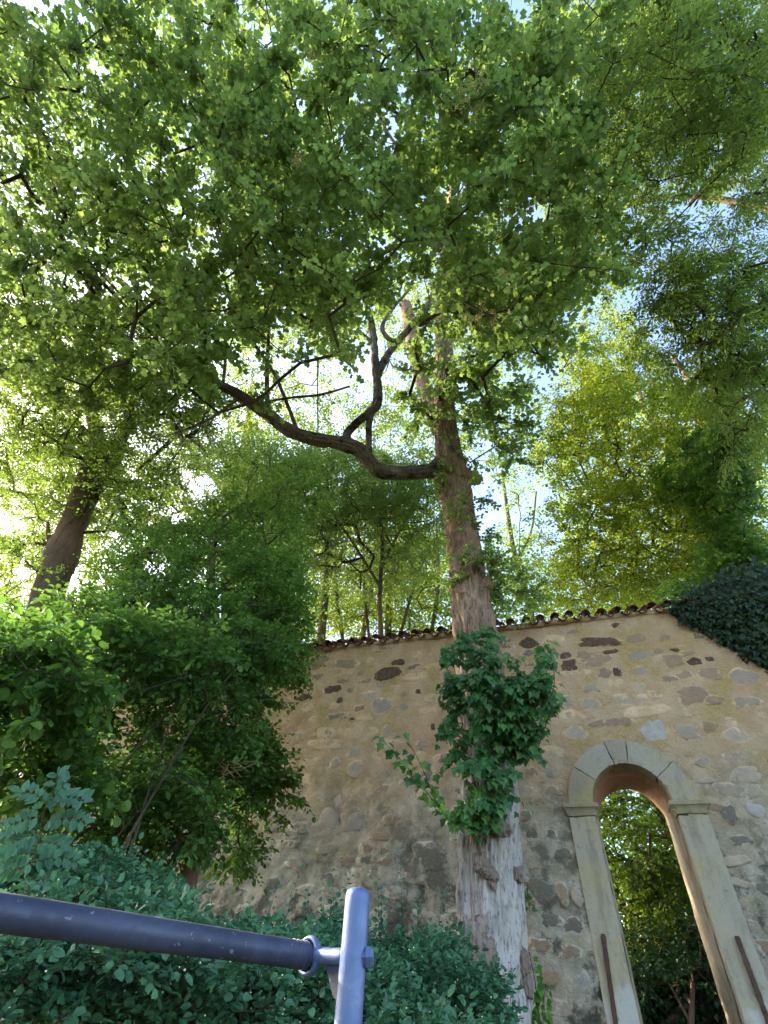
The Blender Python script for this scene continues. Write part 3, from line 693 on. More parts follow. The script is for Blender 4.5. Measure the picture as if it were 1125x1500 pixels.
def build_arch():
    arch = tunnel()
    greys = {'key': (0.32, 0.27, 0.20), 'up': (0.36, 0.325, 0.27), 'low': (0.30, 0.255, 0.18), 'right': (0.35, 0.31, 0.245)}
    def vous(name, a0, a1, col, r0, r1, front, seed):
        A0, A1 = math.radians(a0), math.radians(a1)
        def g(a, b, c):
            th = A0 + (A1 - A0) * a; r = r0 + (r1 - r0) * c
            return np.stack([CU + r * np.cos(th), front + (.30 - front) * b, CZ + r * np.sin(th)], -1)
        n = max(6, int(abs(a1 - a0) / 4)); block(name, arch, g, M['sandstone'], col, n, 4, 6, .003, .003, seed)
    vous('voussoir', 179.8, 144.15, greys['low'], RR, RO, -.035, 1)
    vous('voussoir', 143.85, 102.2, greys['up'], RR, RO, -.035, 2)
    vous('keystone', 101.9, 81.2, greys['key'], RR - .012, RO + .012, -.05, 3)
    vous('voussoir', 80.9, 37.05, greys['up'], RR, RO, -.035, 4)
    vous('voussoir', 36.75, .2, greys['right'], RR, RO, -.035, 5)
    for sg, sd_ in ((-1, 11), (1, 12)):
        def pil(a, b, c, sg=sg):
            u = CU + sg * (RR + .012 + .375 * a); return np.stack([u, -.03 + .33 * b, -.3 + (CZ - .165 + .3) * c], -1)
        block('pilaster', arch, pil, M['sandstone'], (0.40, 0.355, 0.275) if sg < 0 else (0.37, 0.335, 0.26), 8, 5, 90, .008, .003, sd_)
        def imp(a, b, c, sg=sg):
            # cyma profile: wide top fillet, hollow below
            prof = np.interp(c, [0, .12, .45, .62, .66, 1], [0.0, .004, .028, .05, .062, .066])
            x = -.006 - prof + a * (.40 + 2 * prof)
            return np.stack([CU + sg * (RR + x), -.035 - prof + (.335 + prof) * b, CZ - .16 + .158 * c], -1)
        block('impost', arch, imp, M['sandstone'], (0.30, 0.26, 0.19), 10, 5, 12, .004, .003, sd_ + 5)
    V = np.array([(CU - .6, -.2, -.0), (CU + .6, -.2, -.0), (CU + .6, TH + .2, -.0), (CU - .6, TH + .2, -.0), (CU - .6, -.2, .06), (CU + .6, -.2, .06), (CU + .6, TH + .2, .06), (CU - .6, TH + .2, .06)])
    link('threshold', make_mesh('threshold', V, np.array([(4, 5, 6, 7), (0, 1, 5, 4), (1, 2, 6, 5), (2, 3, 7, 6), (3, 0, 4, 7)]), False), M['sandstone'], arch)
build_arch()

def tiles():
    def mk(rad0, rad1, L, up, seed):
        n = 9; th = np.linspace(0, math.pi, n); V = []; rng = np.random.default_rng(seed)
        for y, r in ((0, rad0), (L * .5, (rad0 + rad1) / 2), (L, rad1)):
            for t_ in (0, .017):
                for a in th: V.append(((r - t_) * math.cos(a) + rng.normal(0, .0015), y, (1 if up else -1) * (r - t_) * math.sin(a) * .95))
        V = np.array(V); f = []
        for k in range(2):
            o, p = k * 2 * n, (k + 1) * 2 * n
            for i in range(n - 1):
                f += [(o + i, o + i + 1, p + i + 1, p + i), (o + n + i, p + n + i, p + n + i + 1, o + n + i + 1)]
            f += [(o, p, p + n, o + n), (o + n - 1, o + 2 * n - 1, p + 2 * n - 1, p + n - 1)]
        for i in range(n - 1): f += [(i, n + i, n + i + 1, i + 1), (4 * n + i, 4 * n + i + 1, 5 * n + i + 1, 5 * n + i)]
        me = make_mesh('roof_tile', V, np.array(f), True); me.materials.append(M['tile']); return me
    cov = [mk(.088, .072, .44, True, k) for k in range(4)]; chn = [mk(.080, .09, .44, False, 9 + k) for k in range(4)]
    pitch = .285; sl = math.atan2(.20, TH / 2)
    u = -13.5; k = 0; cnt = 0
    while u < 7.2:
        X, Y, D = project(wpt(u, 0, ZT)); row2 = X > 430
        wav = (float(fbm(np.array([[u * .5, 0, 0]]), 2, 4)[0]) - .5) * .07
        for row in ((0, 1) if row2 else (0,)):
            for typ in (0, 1):
                if cnt >= 300: break
                o = bpy.data.objects.new('roof_tile', random.choice(chn if typ == 0 else cov)); COL.objects.link(o); o.parent = wall
                v = -.13 + row * .30 + random.uniform(-.04, .04)
                z = ZT + .075 + (v + .05) * math.tan(sl) + (.052 if typ else .012) + wav + random.uniform(-.014, .014)
                o.location = (u + (pitch / 2 if typ else 0) + random.uniform(-.015, .015), v, z)
                o.rotation_euler = (sl + random.uniform(-.08, .08), random.uniform(-.16, .16), random.uniform(-.09, .09)); cnt += 1
        u += pitch * random.uniform(.96, 1.04)
    # lumpy mortar bedding under the first row
    us = np.arange(-13.6, 7.4, .05); C = np.stack([us, np.full_like(us, .01), ZT + .035 + (fbm(np.stack([us * .5, us * 0, us * 0], -1), 2, 4) - .5) * .07], -1)
    V, f = tube(C, .05, 8, lambda th, s, R: (fbm(np.stack([np.cos(th), np.sin(th), s * 7], -1), 3, 6) - .5) * .06)
    link('tile_bedding', make_mesh('tile_bedding', V, f), M['mortar'], wall)
tiles()

# rusty iron bars hung on the pilasters
def iron_bar(px0, py0, px1, py1, label):
    a = wall_uv(px0, py0, -.07); b = wall_uv(px1, py1, -.07)
    A = wpt(a[0], -.07, a[1]); B = wpt(b[0], -.07, b[1]); B = B + (B - A) * .35; t = thing('iron_bar', B, label, 'iron bar', 'rusty bars fixed on the arch pilasters', YAW)
    ax = A - B; L = np.linalg.norm(ax); n = 40; C = np.linspace(0, 1, n)[:, None] * ax
    S = Soup(); w, th = .030, .016; W = TW; Nn = -NW
    prof = [(-w, 0), (w, 0), (w, th), (-w, th)]; V = []
    for i in range(n):
        k = 1 + (fbm(np.array([[i * .4, px0, 0]]), 2, 1)[0] - .5) * .5
        if i == n - 1: k *= .7
        for x, y in prof: V.append(C[i] + W * x * k + Nn * (y - .004))
    V = np.array(V); i = np.arange(n - 1)[:, None] * 4; j = np.arange(4)[None, :]
    f = np.stack([i + j, i + (j + 1) % 4, i + 4 + (j + 1) % 4, i + 4 + j], -1).reshape(-1, 4)
    Ri = Matrix.Rotation(-YAW, 3, 'Z'); V = np.array([Ri @ Vector(v) for v in V])
    link('bar', make_mesh('bar', V, [f, np.array([(0, 1, 2, 3), (4 * n - 1, 4 * n - 2, 4 * n - 3, 4 * n - 4)])], False), M['rust'], t)
    for q in (.25, .92):
        c = Ri @ Vector(ax * q); th_ = np.linspace(0, 2 * math.pi, 10, endpoint=False)
        Cc = np.array([[c[0], c[1] + d, c[2]] for d in (.09, .02, -.012, -.022)])
        V, f = tube(Cc, [.012, .012, .012, .006], 8); link('fixing_pin', make_mesh('fixing_pin', V, f), M['rust'], t)
iron_bar(883, 1368, 902, 1500, 'rusty flat iron bar standing on the yellowed left pilaster of the archway')
iron_bar(1079, 1371, 1119, 1480, 'rusty flat iron bar on the right pilaster of the archway, near the photo edge')

# ================================================================= RAILING
def railing():
    base = P(505, 1560, 1.0); top = P(525, 1302, 1.0); x, y = top[0], top[1]
    t = thing('railing', (x, y, 0), 'blue grey painted tube railing post with a thick dark handrail in the foreground', 'railing')
    off = np.array([x, y, 0.0])
    S = Soup(); r = .0245
    # post with a domed welded cap
    zs = [0, .3, .6, .9, 1.2, top[2] - .030, top[2] - .012, top[2] - .004, top[2] + .001, top[2] + .003]
    rs = [r, r, r, r, r, r, r * .985, r * .90, r * .6, .001]
    V, f = tube(np.array([(x, y, z) for z in zs]), rs, 40); link('post', make_mesh('post', V - off, f), M['paint'], t)
    A = P(452, 1400, .985); B = P(-260, 1300, .575)
    hd = norm(B - A); pc = np.array([x, y, P(516, 1408, 1.0)[2]])
    V, f = tube(spline([A, (A + B) / 2, B], 40), .0215, 36, lambda th, s, R: (fbm(np.stack([np.cos(th), np.sin(th), s * 14], -1), 3, 2) - .5) * .0012)
    link('handrail', make_mesh('handrail', V - off, f), M['paint_dark'], t)
    # ridges where the rail end is threaded
    S = Soup()
    for k in range(4):
        c = A + hd * (.012 + k * .011); th = np.linspace(0, 2 * math.pi, 33)
        a1 = norm(np.cross(hd, [0, 0, 1])); a2 = np.cross(hd, a1)
        ring = c + (np.cos(th)[:, None] * a1 + np.sin(th)[:, None] * a2) * .0213
        S.add(*tube(ring, .0013, 6, cap=False))
    link('thread_ridge', S.mesh('thread_ridge', off=off), M['paint_dark'], t)
    # ring socket round the rail end, on a neck welded to the post
    prof = [(-.000, .0305), (.006, .0315), (.011, .0300), (.014, .0245), (.012, .0235), (.002, .0240)]
    pts = []
    n = 40; a1 = norm(np.cross(hd, [0, 0, 1])); a2 = np.cross(hd, a1)
    P0 = A - hd * .006; V = []
    for s_, rr_ in [(-.008, .012), (-.007, .025), (.0, .0305), (.007, .0315), (.012, .029), (.013, .0245), (.006, .0235), (-.002, .0232)]:
        for k in range(n):
            q = 2 * math.pi * k / n; V.append(P0 + hd * s_ + (a1 * math.cos(q) + a2 * math.sin(q)) * rr_)
    V = np.array(V); i = np.arange(7)[:, None] * n; j = np.arange(n)[None, :]
    f = np.stack([i + j, i + (j + 1) % n, i + n + (j + 1) % n, i + n + j], -1).reshape(-1, 4)
    link('ring_socket', make_mesh('ring_socket', V - off, [f]), M['paint'], t)
    N0 = P0 - hd * .002; N1 = pc; dn = (N1 - N0)
    V, f = tube(np.array([N0 + dn * q for q in (0, .08, .2, .45, .7, 1)]), [.024, .0215, .0150, .0130, .0135, .0140], 24)
    link('neck', make_mesh('neck', V - off, f), M['paint'], t)
    # bolt head on the far side of the post
    dr = norm(np.array([RT[0], RT[1], 0.0]) + .1 * UP); b0 = pc + np.array([0, -.004, -.001])
    th = 6; V, f = tube(np.array([b0 + dr * q for q in (.0, .022, .0245, .034, .038)]), [.013, .013, .0165, .0165, .012], 6)
    link('bolt_head', make_mesh('bolt_head', V - off, f, False), M['paint'], t)
    # gusset plate below the neck
    q0, q1, q2 = N0 + dn * .35 + [0, 0, -.008], pc + [0, 0, -.010], pc + [0, 0, -.075]; q3 = N0 + dn * .62 + [0, 0, -.055]
    w = np.array([0, .004, 0]); V = np.array([q0 - w, q1 - w, q2 - w, q3 - w, q0 + w, q1 + w, q2 + w, q3 + w])
    link('gusset', make_mesh('gusset', V - off, np.array([(0, 3, 2, 1), (4, 5, 6, 7), (0, 1, 5, 4), (1, 2, 6, 5), (2, 3, 7, 6), (3, 0, 4, 7)]), False), M['paint_dark'], t)
railing()

# ================================================================= MAIN TREE
def base_of(c): return np.array([c[0], c[1], c[2]])
def main_tree():
    spec = [(722, 1570, 122, 7.7), (721, 1500, 110, 7.7), (719, 1440, 105, 7.7), (718, 1370, 100, 7.7), (717, 1300, 94, 7.7), (716, 1235, 90, 7.7), (714, 1150, 84, 7.7), (708, 1050, 76, 7.7),
            (700, 960, 66, 7.7), (690, 885, 60, 7.7), (682, 820, 54, 7.65), (673, 760, 48, 7.6), (666, 710, 48, 7.55), (660, 680, 44, 7.5), (654, 640, 36, 7.4), (651, 590, 30, 7.3), (651, 540, 27, 7.2),
            (650, 500, 25, 7.1), (648, 445, 22, 6.95), (652, 380, 18, 6.7), (660, 300, 14, 6.4), (668, 200, 10, 6.0), (672, 100, 6, 5.6)]
    q = limb(spec, step=.06); b = q[0, :3]; off = np.array([b[0], b[1], min(b[2], ZG - .05)])
    t = thing('maple_tree', off, 'big old maple with grey bark standing in front of the wall, climber round its trunk', 'tree')
    nodes = [q[:, :3]]; rr = [q[:, 3]]
    V, f = tube(q[:, :3], q[:, 3], 96, furrow(9, .17, 1)); link('trunk', make_mesh('trunk', V - off, f), M['trunk'], t)
    def lb(name, sp, mat='limb', sides=16, amp=.12, seed=0, keep=True):
        o, qq = add_limb(t, name, sp, M[mat], off, sides, amp, 5, seed, .05)
        if keep: nodes.append(qq[:, :3]); rr.append(qq[:, 3])
    lb('limb', [(662, 674, 50, 7.55), (648, 683, 34, 7.52), (632, 689, 24, 7.45), (600, 693, 20, 7.3), (562, 691, 23, 7.05), (540, 676, 24, 6.95), (522, 656, 26, 6.85), (490, 648, 22, 6.7), (452, 641, 20, 6.5), (418, 627, 21, 6.3), (392, 606, 19, 6.15), (352, 580, 16, 5.9), (318, 561, 14, 5.7), (286, 540, 10, 5.5), (240, 505, 7, 5.2), (185, 450, 5, 4.8), (120, 380, 3, 4.4)], sides=48, amp=.30, seed=3)
    lb('limb', [(516, 655, 16, 6.85), (508, 638, 13, 6.85), (522, 620, 12, 6.85), (540, 606, 13, 6.85), (552, 592, 15, 6.82), (553, 562, 14, 6.8), (550, 535, 13, 6.75), (548, 505, 12, 6.7), (543, 470, 10, 6.6), (537, 440, 9, 6.4), (533, 380, 6, 6.1), (525, 300, 4, 5.6)], sides=32, amp=.30, seed=4)
    lb('limb', [(541, 672, 10, 6.95), (540, 645, 10, 6.93), (541, 618, 10, 6.9), (548, 592, 11, 6.85)], sides=16, seed=5)
    lb('limb', [(553, 548, 12, 6.8), (571, 515, 11, 6.75), (600, 480, 10.5, 6.65), (626, 448, 10, 6.5), (640, 418, 9, 6.4), (652, 385, 8, 6.2), (664, 330, 6, 5.9), (690, 260, 5, 5.5), (706, 190, 4, 5.1), (716, 120, 3, 4.7)], sides=16, seed=6)
    lb('limb', [(598, 482, 8, 6.65), (577, 500, 8, 6.6), (560, 480, 7, 6.6), (575, 452, 5, 6.5), (598, 425, 4, 6.3), (612, 395, 3, 6.1)], seed=7)
    lb('limb', [(660, 655, 30, 7.6), (640, 618, 26, 7.75), (626, 580, 24, 7.85), (613, 540, 22, 7.95), (605, 500, 21, 8.05), (599, 468, 20, 8.1), (594, 447, 19, 8.15)], 'trunk', 30, .12, 8)
    lb('limb', [(652, 500, 14, 7.1), (672, 480, 13, 7.0), (688, 467, 12, 6.95), (710, 455, 9, 6.8), (740, 430, 6, 6.6), (775, 390, 4, 6.4)], 'limb', 14, seed=9)
    for k, sp in enumerate([[(392, 604, 8, 6.15), (391, 560, 7, 6.0), (392, 520, 6, 5.8), (396, 440, 5, 5.4), (400, 360, 3, 5.0)],
                            [(436, 632, 7, 6.35), (420, 590, 6, 6.2), (400, 545, 6, 6.0), (370, 500, 5, 5.8), (340, 450, 4, 5.5), (325, 390, 3, 5.1)],
                            [(326, 568, 5, 5.75), (330, 530, 5, 5.6), (332, 490, 4, 5.5), (345, 440, 3, 5.3)],
                            [(300, 548, 5, 5.6), (250, 532, 4, 5.3), (200, 520, 3.5, 5.1), (150, 540, 3, 4.9)],
                            [(392, 588, 4, 6.1), (430, 582, 4, 6.1), (470, 578, 4, 6.15), (512, 566, 3, 6.2)],
                            [(466, 645, 2, 6.6), (465, 560, 2, 6.3), (466, 480, 2, 6.0), (464, 395, 2, 5.6)],
                            [(347, 585, 6, 5.9), (320, 606, 4, 5.8), (290, 622, 4, 5.7), (240, 640, 3, 5.5)],
                            [(548, 505, 7, 6.7), (520, 478, 5, 6.5), (498, 450, 4, 6.3), (470, 420, 3, 6.0)],
                            [(658, 300, 8, 6.4), (610, 250, 6, 6.0), (560, 180, 5, 5.4), (550, 90, 4, 4.8), (548, 20, 3, 4.3)],
                            [(645, 700, 4, 7.5), (655, 590, 4, 7.3)][:0] or [(400, 360, 4, 5.0), (390, 260, 3, 4.5), (420, 150, 3, 4.0)],
                            [(640, 418, 6, 6.4), (720, 330, 5, 5.6), (790, 240, 4, 5.0), (850, 150, 3, 4.4)]]):
        lb('branch', sp, 'limb', 8, seed=20 + k)
    # cut stub on the right and burls
    def burl(px, py, rpx, y, seed, sq=(1, 1, 1), mat='burl', amp=.5):
        bm = bmesh.new(); bmesh.ops.create_icosphere(bm, subdivisions=4, radius=1); co = np.array([v.co[:] for v in bm.verts])
        c = PY(px, py, y); r = rpx * depth(c) / F; k = 1 + (fbm(co * 1.5 + seed, 3, seed) - .5) * 1.6 * amp + (np.abs(fbm(co * 4 + seed, 3, seed + 1) - .5) * -2.4 + .3) * amp * .45
        W = co * k[:, None] * r * np.array(sq) + c - off
        for v, w in zip(bm.verts, W): v.co = Vector(w)
        me = bpy.data.meshes.new('burl'); bm.to_mesh(me); bm.free()
        for p in me.polygons: p.use_smooth = True
        link('burl', me, M[mat], t)
    lb('limb_stub', [(668, 697, 26, 7.5), (684, 699, 22, 7.42), (698, 702, 20, 7.38), (703, 703, 16, 7.36)], 'trunk', 24, .1, 11, False)
    for k, (px, py, r_, y, sq) in enumerate([(706, 1212, 12, 7.32, (1, .7, 1)), (727, 1210, 13, 7.30, (1, .7, 1)), (716, 1196, 14, 7.32, (1.2, .6, .8)), (738, 1216, 9, 7.34, (1, .7, 1)), (702, 1222, 8, 7.3, (1, .7, 1)),
                                      (704, 1262, 10, 7.30, (1, .6, 1.2)), (722, 1285, 9, 7.32, (1, .6, 1.3)), (712, 1275, 9, 7.30, (1, .6, 1)), (757, 1280, 8, 7.45, (1, .8, 1.2)),
                                      (700, 1370, 14, 7.28, (1, .5, 1.3)), (713, 1395, 13, 7.26, (1, .5, 1.3)), (706, 1352, 9, 7.28, (1, .5, 1)), (765, 1405, 9, 7.5, (1, .8, 1.8)), (768, 1440, 10, 7.5, (1, .8, 1.6)),
                                      (688, 873, 12, 7.45, (1.2, .7, .6)), (705, 858, 14, 7.5, (1, .8, 1)), (683, 760, 9, 7.45, (1, .8, .8)), (694, 768, 7, 7.4, (1, .8, 1)), (655, 690, 18, 7.45, (1, .7, 1))]):
        burl(px, py, r_, y, k, sq, 'burl' if py > 1000 else 'trunk', .9)
    vol = [(300, 330, 310, 250, 8.2, 13, 240), (590, 235, 320, 235, 7.6, 13, 290), (130, 450, 200, 150, 9.0, 13, 150), (740, 310, 150, 180, 8, 13, 125), (520, 50, 520, 110, 8, 13, 220), (60, 180, 150, 170, 8.5, 12, 150), (330, 440, 200, 60, 10, 13, 50), (720, 590, 70, 90, 12, 16, 46), (620, 430, 130, 60, 10, 13.5, 36), (760, 470, 60, 60, 11, 14, 34), (640, 560, 60, 70, 12, 14, 20), (570, 500, 70, 50, 11.5, 13.5, 12), (655, 460, 60, 60, 12, 14, 20), (470, 450, 130, 60, 11, 13.5, 30), (800, 400, 60, 60, 10, 13, 20), (230, 575, 90, 40, 10, 12.5, 18)]
    C = volume(vol, True, .40, .8, 3); X, Y, D = project(C); keep = np.ones(len(C), bool)
    for g in [(650, 450, 24, 80), (612, 455, 45, 45), (550, 490, 36, 60), (385, 530, 40, 50), (330, 560, 50, 20)]:      # the inner crown is bare round the main forks
        keep &= ~((((X - g[0]) / g[2]) ** 2 + ((Y - g[1]) / g[3]) ** 2 < 1) & (RNG.uniform(size=len(C)) < .85))
    C = C[keep]; NN = np.concatenate(nodes); RRr = np.concatenate(rr)
    S, outd = skeleton(NN, RRr, C, .0075); T = Soup(); L = Leaves()
    spray(L, T, C, outd, 5, .62, 11, .130, flat=.5, droop=.25, r=.004)
    # shoots straight from the trunk
    C2 = volume([(690, 770, 34, 60, 10.2, 10.9, 26), (700, 850, 40, 45, 9.2, 9.9, 34), (665, 640, 30, 60, 11.5, 12.2, 14), (650, 700, 20, 20, 11, 11.4, 6), (745, 860, 50, 40, 9.6, 10.8, 26), (650, 540, 20, 60, 13, 13.6, 8)], False, .2)
    S2, o2 = skeleton(NN, RRr, C2, .003); spray(L, T, C2, o2, 4, .34, 9, .07, flat=.6)
    link('branches', S.mesh('branches', off=off), M['twig'], t, kind='stuff'); link('shoots', S2.mesh('shoots', off=off), M['twig'], t, kind='stuff')
    link('twigs', T.mesh('twigs', off=off), M['twig'], t, kind='stuff')
    L.build(t, T_MAPLE, M['maple'], 300, off=off)
    K = Leaves(); C3 = volume([(690, 120, 22, 40, 7.3, 7.9, 9), (682, 160, 14, 30, 7.3, 7.9, 6), (733, 370, 14, 45, 7.8, 8.4, 9), (700, 455, 22, 22, 8.2, 8.8, 7), (455, 75, 10, 16, 7.3, 7.8, 3), (445, 240, 14, 16, 7.4, 8, 4), (660, 355, 24, 12, 7.8, 8.4, 4)], False, 0)
    spray(K, None, C3, unit(len(C3)), 4, .12, 7, .045, droop=.9, tw=False); K.build(t, T_LANCE, M['samara'], 0, name='seed_bunches', off=off, aspect=1.4)
    return t
main_tree()

# ================================================================= OTHER TREES
def tree(name, label, trunk, limbs, vol, tmpl, leafmat, bark, leaf=.06, ntw=4, tl=.5, nl=10, group=None, gaps=True, clump=.4, freq=.8, parts=0, aspect=1.0,
         r0=.005, tsides=20, hang=.25, flat=.5, tw=True, seed=0, jit=.45, minpx=0, tr=.0025, gp=.9):
    q = limb(trunk, step=.16); off = q[0, :3].copy()
    # carry the trunk on down to the ground below what the photo shows
    if off[2] > ZG:
        d = norm(q[0, :3] - q[2, :3]); d = norm(np.array([d[0] * .4, d[1] * .4, -1])); Ln = (off[2] - ZG + .1) / -d[2]; m = max(2, int(Ln / .3))
        ext = off + d * np.linspace(Ln, .3, m)[:, None]; q = np.vstack([np.hstack([ext, (q[0, 3] * np.linspace(1.25, 1.0, m))[:, None]]), q]); off = q[0, :3].copy()
    t = thing(name, off, label, 'tree', group)
    V, f = tube(q[:, :3], np.maximum(q[:, 3], .006), tsides, furrow(6, .1, seed)); link('trunk', make_mesh('trunk', V - off, f), M[bark], t)
    nodes = [q[:, :3]]; rr = [q[:, 3]]
    for k, sp in enumerate(limbs):
        o, qq = add_limb(t, 'limb', sp, M[bark], off, 9, .08, 4, seed + k, .2); nodes.append(qq[:, :3]); rr.append(qq[:, 3])
    C = volume(vol, gaps, clump, freq, seed + 2, gp); S, outd = skeleton(np.concatenate(nodes), np.concatenate(rr), C, r0)
    L = Leaves(); T = Soup(); spray(L, T, C, outd, ntw, tl, nl, leaf, flat, hang, jit, tr, tw)
    link('branches', S.mesh('branches', off=off), M['twig'], t, kind='stuff')
    if tw: link('twigs', T.mesh('twigs', off=off), M['twig'], t, kind='stuff')
    L.build(t, tmpl, M[leafmat], parts, off=off, aspect=aspect, minpx=minpx); return t

tree('leaning_tree', 'tree with a thick leaning brown trunk at the left edge, forked above a dark burl',
     [(58, 930, 48, 8.5), (66, 885, 46, 8.5), (80, 840, 46, 8.5), (90, 812, 50, 8.5), (100, 785, 40, 8.5), (112, 755, 37, 8.45), (124, 725, 37, 8.4), (137, 692, 40, 8.35), (146, 668, 42, 8.3), (142, 640, 22, 8.25), (132, 600, 16, 8.1), (118, 545, 10, 7.9), (110, 470, 6, 7.6)],
     [[(150, 690, 22, 8.35), (168, 668, 16, 8.3), (186, 625, 15, 8.25), (200, 575, 14, 8.2), (210, 520, 11, 8.0), (222, 450, 8, 7.8), (245, 370, 5, 7.5)],
      [(84, 815, 14, 8.5), (72, 792, 8, 8.4), (70, 765, 5, 8.3)], [(80, 800, 8, 8.5), (55, 795, 5, 8.3), (20, 800, 3, 8.1)],
      [(135, 640, 10, 8.2), (110, 620, 8, 8.1), (80, 612, 5, 7.9), (40, 600, 4, 7.7)], [(205, 545, 7, 8.1), (250, 600, 5, 7.9), (270, 635, 4, 7.8), (300, 660, 3, 7.7)],
      [(200, 690, 5, 8.6), (240, 655, 7, 8.4), (270, 625, 6, 8.2), (300, 600, 4, 8.0)]],
     [(100, 560, 150, 110, 10, 14, 289), (70, 720, 110, 100, 11, 14, 260), (220, 620, 120, 90, 10, 14, 170), (40, 420, 90, 90, 11, 15, 102), (250, 740, 100, 60, 10, 12, 76), (20, 850, 40, 60, 8, 12, 34)],
     T_DIAM, 'lime_tree', 'bark_dark', .075, 5, .5, 11, seed=40, aspect=1.15)

tree('small_dark_tree', 'low dark green tree with small leaves rising above the shrub left of the wall top',
     [(300, 1150, 22, 7.6), (300, 1000, 20, 7.6), (305, 900, 16, 7.6), (310, 840, 10, 7.5), (315, 780, 5, 7.4)],
     [[(302, 930, 12, 7.6), (250, 880, 8, 7.5), (200, 850, 5, 7.3)], [(305, 880, 10, 7.6), (350, 840, 7, 7.6), (390, 800, 4, 7.6)]],
     [(290, 870, 150, 80, 8.6, 10.8, 460), (190, 930, 120, 60, 8, 10, 220), (400, 890, 60, 70, 9, 10.8, 150), (350, 780, 100, 50, 9.5, 11.5, 150), (230, 800, 70, 50, 9, 11, 60), (60, 930, 80, 40, 7.5, 9, 60), (330, 960, 120, 40, 8, 9.5, 150), (400, 720, 90, 50, 10, 12, 60)],
     T_DIAM, 'dark_tree', 'bark_dark', .068, 5, .42, 12, seed=50, clump=.36, aspect=1.25, tw=False)

tree('hornbeam_tree', 'fresh green leafy tree behind the wall, seen below the big crooked limb',
     [(560, 960, 8, 11.5), (556, 880, 7, 11.5), (560, 800, 6, 11.5), (556, 740, 8, 11.4), (560, 690, 4, 11.3)],
     [[(557, 860, 5, 11.5), (520, 800, 4, 11.3), (480, 740, 4, 11.1)], [(558, 830, 5, 11.5), (590, 770, 4, 11.3), (620, 720, 4, 11.2)]],
     [(480, 720, 150, 60, 14, 19, 598), (590, 760, 70, 90, 14, 19, 345), (400, 790, 90, 60, 13, 18, 299), (360, 690, 90, 50, 13, 18, 184), (500, 830, 130, 50, 14, 19, 138)],
     T_DIAM, 'maple', 'bark_green', .09, 5, .55, 10, seed=60, aspect=1.1, clump=.34, tw=False)

# slender trees seen against the light behind the wall
SL = [(470, 940, 14, 478, 690, 'with a swollen joint, leftmost behind the tiled coping'), (503, 945, 6, 492, 760, 'thin straight pole just right of the swollen one'),
      (530, 940, 9, 556, 700, 'tilting to the right above the middle tiles'), (541, 940, 5, 536, 740, 'very thin and upright, in the middle of the wall top'),
      (568, 935, 11, 560, 720, 'dark, the stoutest of the middle poles'), (585, 935, 5, 648, 760, 'thin and strongly slanting towards the big trunk'),
      (632, 930, 6, 640, 770, 'slim pale pole close to the left side of the big trunk'), (780, 910, 9, 735, 690, 'slanting left between the big trunk and the yellow green crown')]
for k, (x0, y0, w, x1, y1, lab) in enumerate(SL):
    yw = 15 + (k * 37 % 5); m = ((x0 + x1) / 2 + (-1) ** k * 6, (y0 + y1) / 2)
    vol = [(x1, y1 + 60, 60, 90, 18 + k % 3, 24, 46), ((x0 + x1) / 2, (y0 + y1) / 2 + 60, 70, 60, 18, 23, 40)]
    if k == 7: vol = [(740, 700, 30, 70, 18, 22, 18), (790, 850, 40, 50, 17, 21, 34), (745, 870, 30, 40, 17, 21, 20)]
    tree('slender_tree', 'slender backlit woodland tree ' + lab, [(x0, y0, w, yw), (m[0], m[1], w * .8, yw), (x1, y1, w * .45, yw)],
         [[(m[0], m[1] + 30, w * .5, yw), (m[0] + 26, m[1] - 20, w * .4, yw + .3), (m[0] + 34, m[1] - 80, w * .3, yw + .6)]], vol,
         T_DIAM, 'backlit', 'bark_green', .11, 4, .6, 9, 'slender trees behind the wall', gaps=True, tw=False, seed=70 + k * 7, tsides=10, aspect=1.1, tr=.004)

tree('sunlit_tree', 'broad yellow green tree in low sun behind the wall, above the archway',
     [(1052, 900, 34, 12), (1047, 840, 32, 12), (1044, 780, 30, 12), (1038, 720, 26, 12), (1034, 670, 22, 11.9), (1030, 610, 16, 11.8), (1010, 560, 10, 11.6), (985, 520, 6, 11.4)],
     [[(1036, 700, 16, 12), (1000, 672, 12, 11.8), (960, 650, 10, 11.6), (915, 625, 8, 11.4), (870, 605, 5, 11.2), (820, 585, 3, 11)],
      [(1000, 672, 9, 11.8), (965, 620, 7, 11.7), (925, 585, 6, 11.6), (880, 558, 4, 11.5), (850, 545, 3, 11.4)],
      [(960, 640, 7, 11.7), (935, 570, 6, 11.7), (915, 510, 5, 11.6), (905, 460, 3, 11.5)], [(1042, 770, 14, 12), (990, 745, 9, 11.6), (930, 735, 6, 11.2), (870, 730, 4, 11)],
      [(1046, 830, 12, 12), (1000, 810, 8, 11.5), (940, 800, 5, 11.1), (880, 810, 4, 10.9)], [(800, 905, 6, 12), (790, 880, 5, 12), (770, 850, 3, 12)][:0] or [(1030, 640, 8, 11.9), (1070, 590, 6, 11.8), (1100, 540, 4, 11.6)]],
     [(940, 650, 150, 90, 13, 18, 630), (930, 790, 140, 80, 12.5, 17, 570), (890, 520, 80, 60, 15, 19, 165), (1060, 620, 80, 90, 13, 17, 195), (1050, 780, 80, 70, 12.5, 16, 195), (860, 580, 60, 50, 14, 18, 90), (880, 860, 80, 40, 13, 18, 120)],
     T_DIAM, 'mixed', 'bark_dark', .088, 5, .5, 11, seed=140, aspect=1.2, clump=.44, tw=False)

